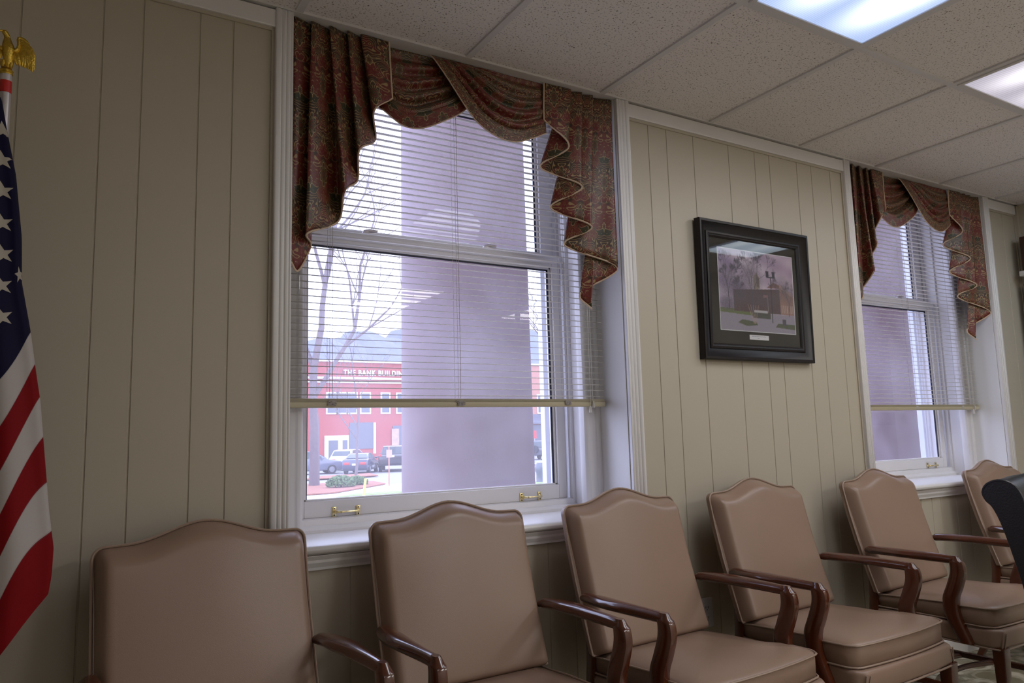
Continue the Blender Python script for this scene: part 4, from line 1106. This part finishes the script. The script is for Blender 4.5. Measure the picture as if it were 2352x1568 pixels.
# hills
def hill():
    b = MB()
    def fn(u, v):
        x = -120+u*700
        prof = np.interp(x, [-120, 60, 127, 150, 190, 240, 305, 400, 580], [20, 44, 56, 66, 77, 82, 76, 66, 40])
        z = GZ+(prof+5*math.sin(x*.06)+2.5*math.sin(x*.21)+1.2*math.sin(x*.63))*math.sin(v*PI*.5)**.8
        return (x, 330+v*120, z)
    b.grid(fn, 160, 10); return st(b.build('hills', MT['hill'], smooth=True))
hill()

# bare trees
def bare_tree(name, base, h, r0, lean_, seed, lab, depth=6):
    rnd = random.Random(seed); b = MB(); tw = MB()
    def br(p, d, L, r, k):
        n = 4; pts = [p]; q = Vector(p); dd = Vector(d)
        for i in range(n):
            dd = (dd+Vector((rnd.uniform(-.13, .13), rnd.uniform(-.13, .13), rnd.uniform(-.05, .12)))).normalized()
            q = q+dd*(L/n); pts.append(tuple(q))
        (b if k > 2 else tw).tube(pts, [r*(1-.32*i/n) for i in range(n+1)], 7 if k > 3 else 4, caps=False)
        if k == 0: return
        m = 3 if k > 3 else rnd.choice((2, 3, 3))
        for i in range(m):
            t = rnd.randint(2, n); a = rnd.uniform(.35, .95)*(1 if i else .4)
            ax = Vector((rnd.uniform(-1, 1), rnd.uniform(-1, 1), rnd.uniform(-.3, .3))).normalized()
            nd_ = (Matrix.Rotation(a, 3, ax) @ dd).normalized(); nd_.z = nd_.z*.8+.12
            br(pts[n if i == 0 else t], nd_.normalized(), L*rnd.uniform(.62, .86), r*(.68 if i == 0 else .5), k-1)
    br((0, 0, 0), lean_, h, r0, depth)
    root = empty(name, base, 0, lab, 'tree')
    b.build('trunk', MT['bark'], root, smooth=True); tw.build('twigs', MT['bark'], root)
    return root
bare_tree('bare_tree', (10.35, 37.0, GZ), 6.2, .29, (.03, .0, 1), 11, 'large bare tree in the mulch bed, seen at the left of the window')
bare_tree('bare_tree', (41.0, 56.0, GZ), 6.0, .22, (.0, 0, 1), 5, 'bare street tree seen right of the round column')
bare_tree('bare_tree', (15.5, 45.2, GZ), 3.2, .10, (.05, 0, 1), 23, 'slim bare tree on the mulch island in front of the red building', 5)

def shrub(x, y, r, seed, lab):
    b = MB(); rnd = random.Random(seed)
    for k in range(900):
        th, ph = rnd.uniform(0, 2*PI), math.acos(rnd.uniform(-.2, 1)); rr = r*rnd.uniform(.75, 1.05)
        p = Vector((rr*1.35*math.sin(ph)*math.cos(th), rr*math.sin(ph)*math.sin(th), r*.35+rr*.75*math.cos(ph)))
        u_ = Vector((rnd.uniform(-1, 1), rnd.uniform(-1, 1), rnd.uniform(-1, 1))).normalized()*.09; v_ = u_.orthogonal().normalized()*.06
        b.add([p-u_, p+v_, p+u_, p-v_], [(0, 1, 2, 3)])
    root = empty('shrub', (x, y, GZ+.06), 0, lab, 'shrub')
    b.build('foliage', MT['leaf'], root); MB().tube([(0, 0, 0), (0, 0, r)], .05, 6).build('stem', MT['bark'], root); return root
shrub(10.9, 34.3, .52, 1, 'low green shrub beside the tree trunk in the mulch bed'); shrub(12.1, 35.4, .42, 2, 'smaller green shrub right of the first, in the mulch bed')
pp = empty('marker_post', (9.55, 27.4, GZ), 0, 'yellow marker post on the pavement outside the window', 'post')
MB().tube([(0, 0, 0), (.10, 0, .82)], .055, 8).build('post', MT['yellow'], pp); MB().lathe([(.12, 0), (.12, .04), (.05, .06)], (0, 0, 0), 12).build('foot', MT['yellow'], pp)
pp = empty('street_sign', (13.4, 34.2, GZ), 0, 'thin post with a small brownish plate in front of the black pickup', 'sign')
MB().tube([(0, 0, 0), (0, 0, 2.0)], .035, 8).build('post', MT['brick_tan'], pp); MB().box(-.15, .15, -.04, -.02, 1.45, 1.85).build('sign_panel', MT['stone'], pp)
pp = empty('bollard', (19.6, 29.5, GZ), 0, 'dark rounded bollard at the right edge of the nearer window', 'bollard')
MB().lathe([(.24, 0), (.27, .05), (.24, .12), (.24, .5), (.30, .62), (.27, .9), (.18, 1.02), (.02, 1.05)], (0, 0, 0), 16).build('bollard_body', MT['window_dark'], pp, smooth=True)

def car(kind, x, y, heading, paint, lab, name):
    """local: +y is forward, origin under the centre"""
    root = empty(name, (x, y, GZ), -heading, lab, 'car')
    pm = plain(name+'_paint', paint, .18, spec=.6, coat=.6)
    if kind == 'sedan':
        L, W, H = 4.75, 1.80, 1.46; low = [(-2.36, .42), (-2.38, .75), (-2.30, 1.02), (-1.55, 1.08), (1.0, .98), (2.0, .82), (2.34, .66), (2.38, .40), (2.2, .22), (-2.2, .24)]
        cab = [(-1.75, 1.04), (-1.05, 1.40), (-.35, 1.46), (.25, 1.42), (1.15, .98)]
    elif kind == 'suv':
        L, W, H = 4.7, 1.86, 1.70; low = [(-2.30, .45), (-2.34, .85), (-2.24, 1.12), (-1.55, 1.14), (1.1, 1.06), (2.1, .92), (2.32, .70), (2.34, .42), (2.2, .25), (-2.2, .27)]
        cab = [(-2.20, 1.10), (-1.82, 1.60), (-1.0, 1.68), (.2, 1.64), (1.2, 1.04)]
    elif kind == 'jeep':
        L, W, H = 4.4, 1.85, 1.85; low = [(-2.0, .50), (-2.02, 1.16), (-1.9, 1.18), (.5, 1.18), (.6, 1.12), (1.95, 1.10), (2.0, .60), (1.9, .45), (-1.9, .45)]
        cab = [(-1.98, 1.15), (-1.90, 1.82), (-1.5, 1.86), (.35, 1.84), (.75, 1.15)]
    else:
        L, W, H = 5.8, 1.98, 1.90; low = [(-2.9, .60), (-2.92, 1.22), (-2.8, 1.24), (-.7, 1.24), (.9, 1.20), (2.6, 1.12), (2.85, .9), (2.88, .5), (2.6, .42), (-2.7, .46)]
        cab = [(-.75, 1.20), (-.60, 1.82), (-.2, 1.90), (.9, 1.86), (1.6, 1.18)]
    h = W/2
    MB().prism(low, -h, h, 'x').build('body', pm, root, bevel=.09, seg=3, angle=50)
    n = len(cab); ti = .20
    zmin = min(c[1] for c in cab); zmax = max(c[1] for c in cab)
    def hw_(z): return h-.03-ti*(z-zmin)/(zmax-zmin)
    b = MB(); b.add([(-hw_(z), y_, z) for y_, z in cab]+[(hw_(z), y_, z) for y_, z in cab], [tuple(range(n)), tuple(range(n, 2*n))]+[(i, i+1, n+i+1, n+i) for i in range(n-1)]+[(n-1, 0, n, 2*n-1)])
    cb_ = b.build('cabin', pm, root, bevel=.03, seg=2, angle=50)
    # windows: rear, front and sides, slightly proud of the cabin
    def lerp(a, c, t): return tuple(a[i]+(c[i]-a[i])*t for i in range(2))
    def pane(i, j, nm):
        a, c = cab[i], cab[j]; p, q = lerp(a, c, .14), lerp(a, c, .86)
        dy, dz = c[0]-a[0], c[1]-a[1]; l = math.hypot(dy, dz); ny, nz_ = -dz/l*.03, dy/l*.03
        if i > 1: pass
        v_ = [(-hw_(p[1])+.10, p[0]+ny, p[1]+nz_), (hw_(p[1])-.10, p[0]+ny, p[1]+nz_), (hw_(q[1])-.10, q[0]+ny, q[1]+nz_), (-hw_(q[1])+.10, q[0]+ny, q[1]+nz_)]
        v2_ = [(x_, y_-ny*.6, z_-nz_*.6) for x_, y_, z_ in v_]
        MB().add(v_+v2_, [(0, 1, 2, 3), (4, 5, 6, 7)]+[(k, (k+1) % 4, 4+(k+1) % 4, 4+k) for k in range(4)]).build(nm, MT['carglass'], root)
    pane(0, 1, 'rear_window'); pane(n-2, n-1, 'windscreen')
    for s_ in (-1, 1):
        cy_, cz_ = sum(c[0] for c in cab)/n, sum(c[1] for c in cab)/n
        for t0, t1 in ((0, .48), (.52, 1)):
            sh_ = [(cy_+(a-cy_)*.84, cz_+(c-cz_)*.76+.01) for a, c in cab]
            ys0, ys1 = min(p[0] for p in sh_), max(p[0] for p in sh_); a0, a1 = ys0+(ys1-ys0)*t0, ys0+(ys1-ys0)*t1
            poly_ = []
            k = len(sh_)
            up_ = sorted(sh_)
            zs_ = lambda yy: float(np.interp(yy, [p[0] for p in up_], [p[1] for p in up_]))
            zlow = min(p[1] for p in sh_)
            ys_ = [a0]+[p[0] for p in up_ if a0 < p[0] < a1]+[a1]
            top_ = [(yy, max(zlow+.02, zs_(yy))) for yy in ys_]
            poly_ = [(a0, zlow)]+top_+[(a1, zlow)]
            v_ = [(s_*(hw_(z_)+.012), y_, z_) for y_, z_ in poly_]; v2_ = [(s_*(hw_(z_)-.02), y_, z_) for y_, z_ in poly_]; m_ = len(poly_)
            MB().add(v_+v2_, [tuple(range(m_)), tuple(range(m_, 2*m_))]+[(q, (q+1) % m_, m_+(q+1) % m_, m_+q) for q in range(m_)]).build('side_window', MT['carglass'], root)
        for wy in (low[0][0]+.95, low[-3][0]-.9 if kind != 'truck' else 1.9):
            r_ = .33 if kind in ('sedan', 'suv') else .40
            wl = MB().tube([(s_*(h-.20), wy, r_), (s_*(h+.015), wy, r_)], r_, 20).build('wheel', MT['tyre'], root, smooth=True)
            MB().tube([(s_*(h+.0), wy, r_), (s_*(h+.025), wy, r_)], r_*.62, 16).build('hubcap', MT['hub'], wl)
        zt = low[1][1]+.03
        MB().box(min(s_*(h-.10), s_*(h-.52 if kind in ('sedan', 'suv') else h-.22)), max(s_*(h-.10), s_*(h-.52 if kind in ('sedan', 'suv') else h-.22)), low[1][0]-.03, low[1][0]+.1, zt-.12, zt+.06 if kind != 'truck' else zt+.10).build('tail_lamp', MT['taillight'], root, bevel=.02)
        fy = max(p[0] for p in low)
        MB().box(min(s_*(h-.12), s_*(h-.45)), max(s_*(h-.12), s_*(h-.45)), fy-.14, fy-.01, .60, .76).build('headlamp', MT['headlight'], root, bevel=.02)
        MB().box(min(s_*(h+.0), s_*(h+.18)), max(s_*(h+.0), s_*(h+.18)), cab[-1][0]-.55, cab[-1][0]-.42, zmin+.02, zmin+.16).build('wing_mirror', pm, root, bevel=.02)
    MB().box(-.18, .18, low[1][0]-.035, low[1][0]+.02, low[1][1]-.14, low[1][1]-.0).build('number_plate', MT['paper'], root)
    if kind == 'jeep': MB().tube([(0, -2.02, 1.0), (0, -2.26, 1.0)], .38, 20).build('spare_wheel', MT['tyre'], root, smooth=True)
    return root
R = math.radians
car('sedan', 17.9, 50.8, R(31), (.045, .055, .10), 'dark blue sedan with red tail lamps parked before the red building', 'sedan')
car('suv', 19.2, 57.0, R(38), (.62, .62, .62), 'white sport utility car parked behind the dark sedan', 'sport_utility_car')
car('suv', 14.6, 52.6, R(95), (.16, .17, .22), 'blue-grey car parked side on at the left edge of the window', 'parked_car')
car('sedan', 15.2, 58.6, R(60), (.66, .66, .66), 'white car mostly behind the large tree trunk', 'parked_car')
car('truck', 20.9, 51.9, R(25), (.030, .033, .045), 'black pickup truck half hidden by the round column', 'pickup_truck')
car('jeep', 39.9, 60.0, R(55), (.09, .10, .12), 'dark boxy off-road vehicle seen right of the round column', 'off_road_vehicle')
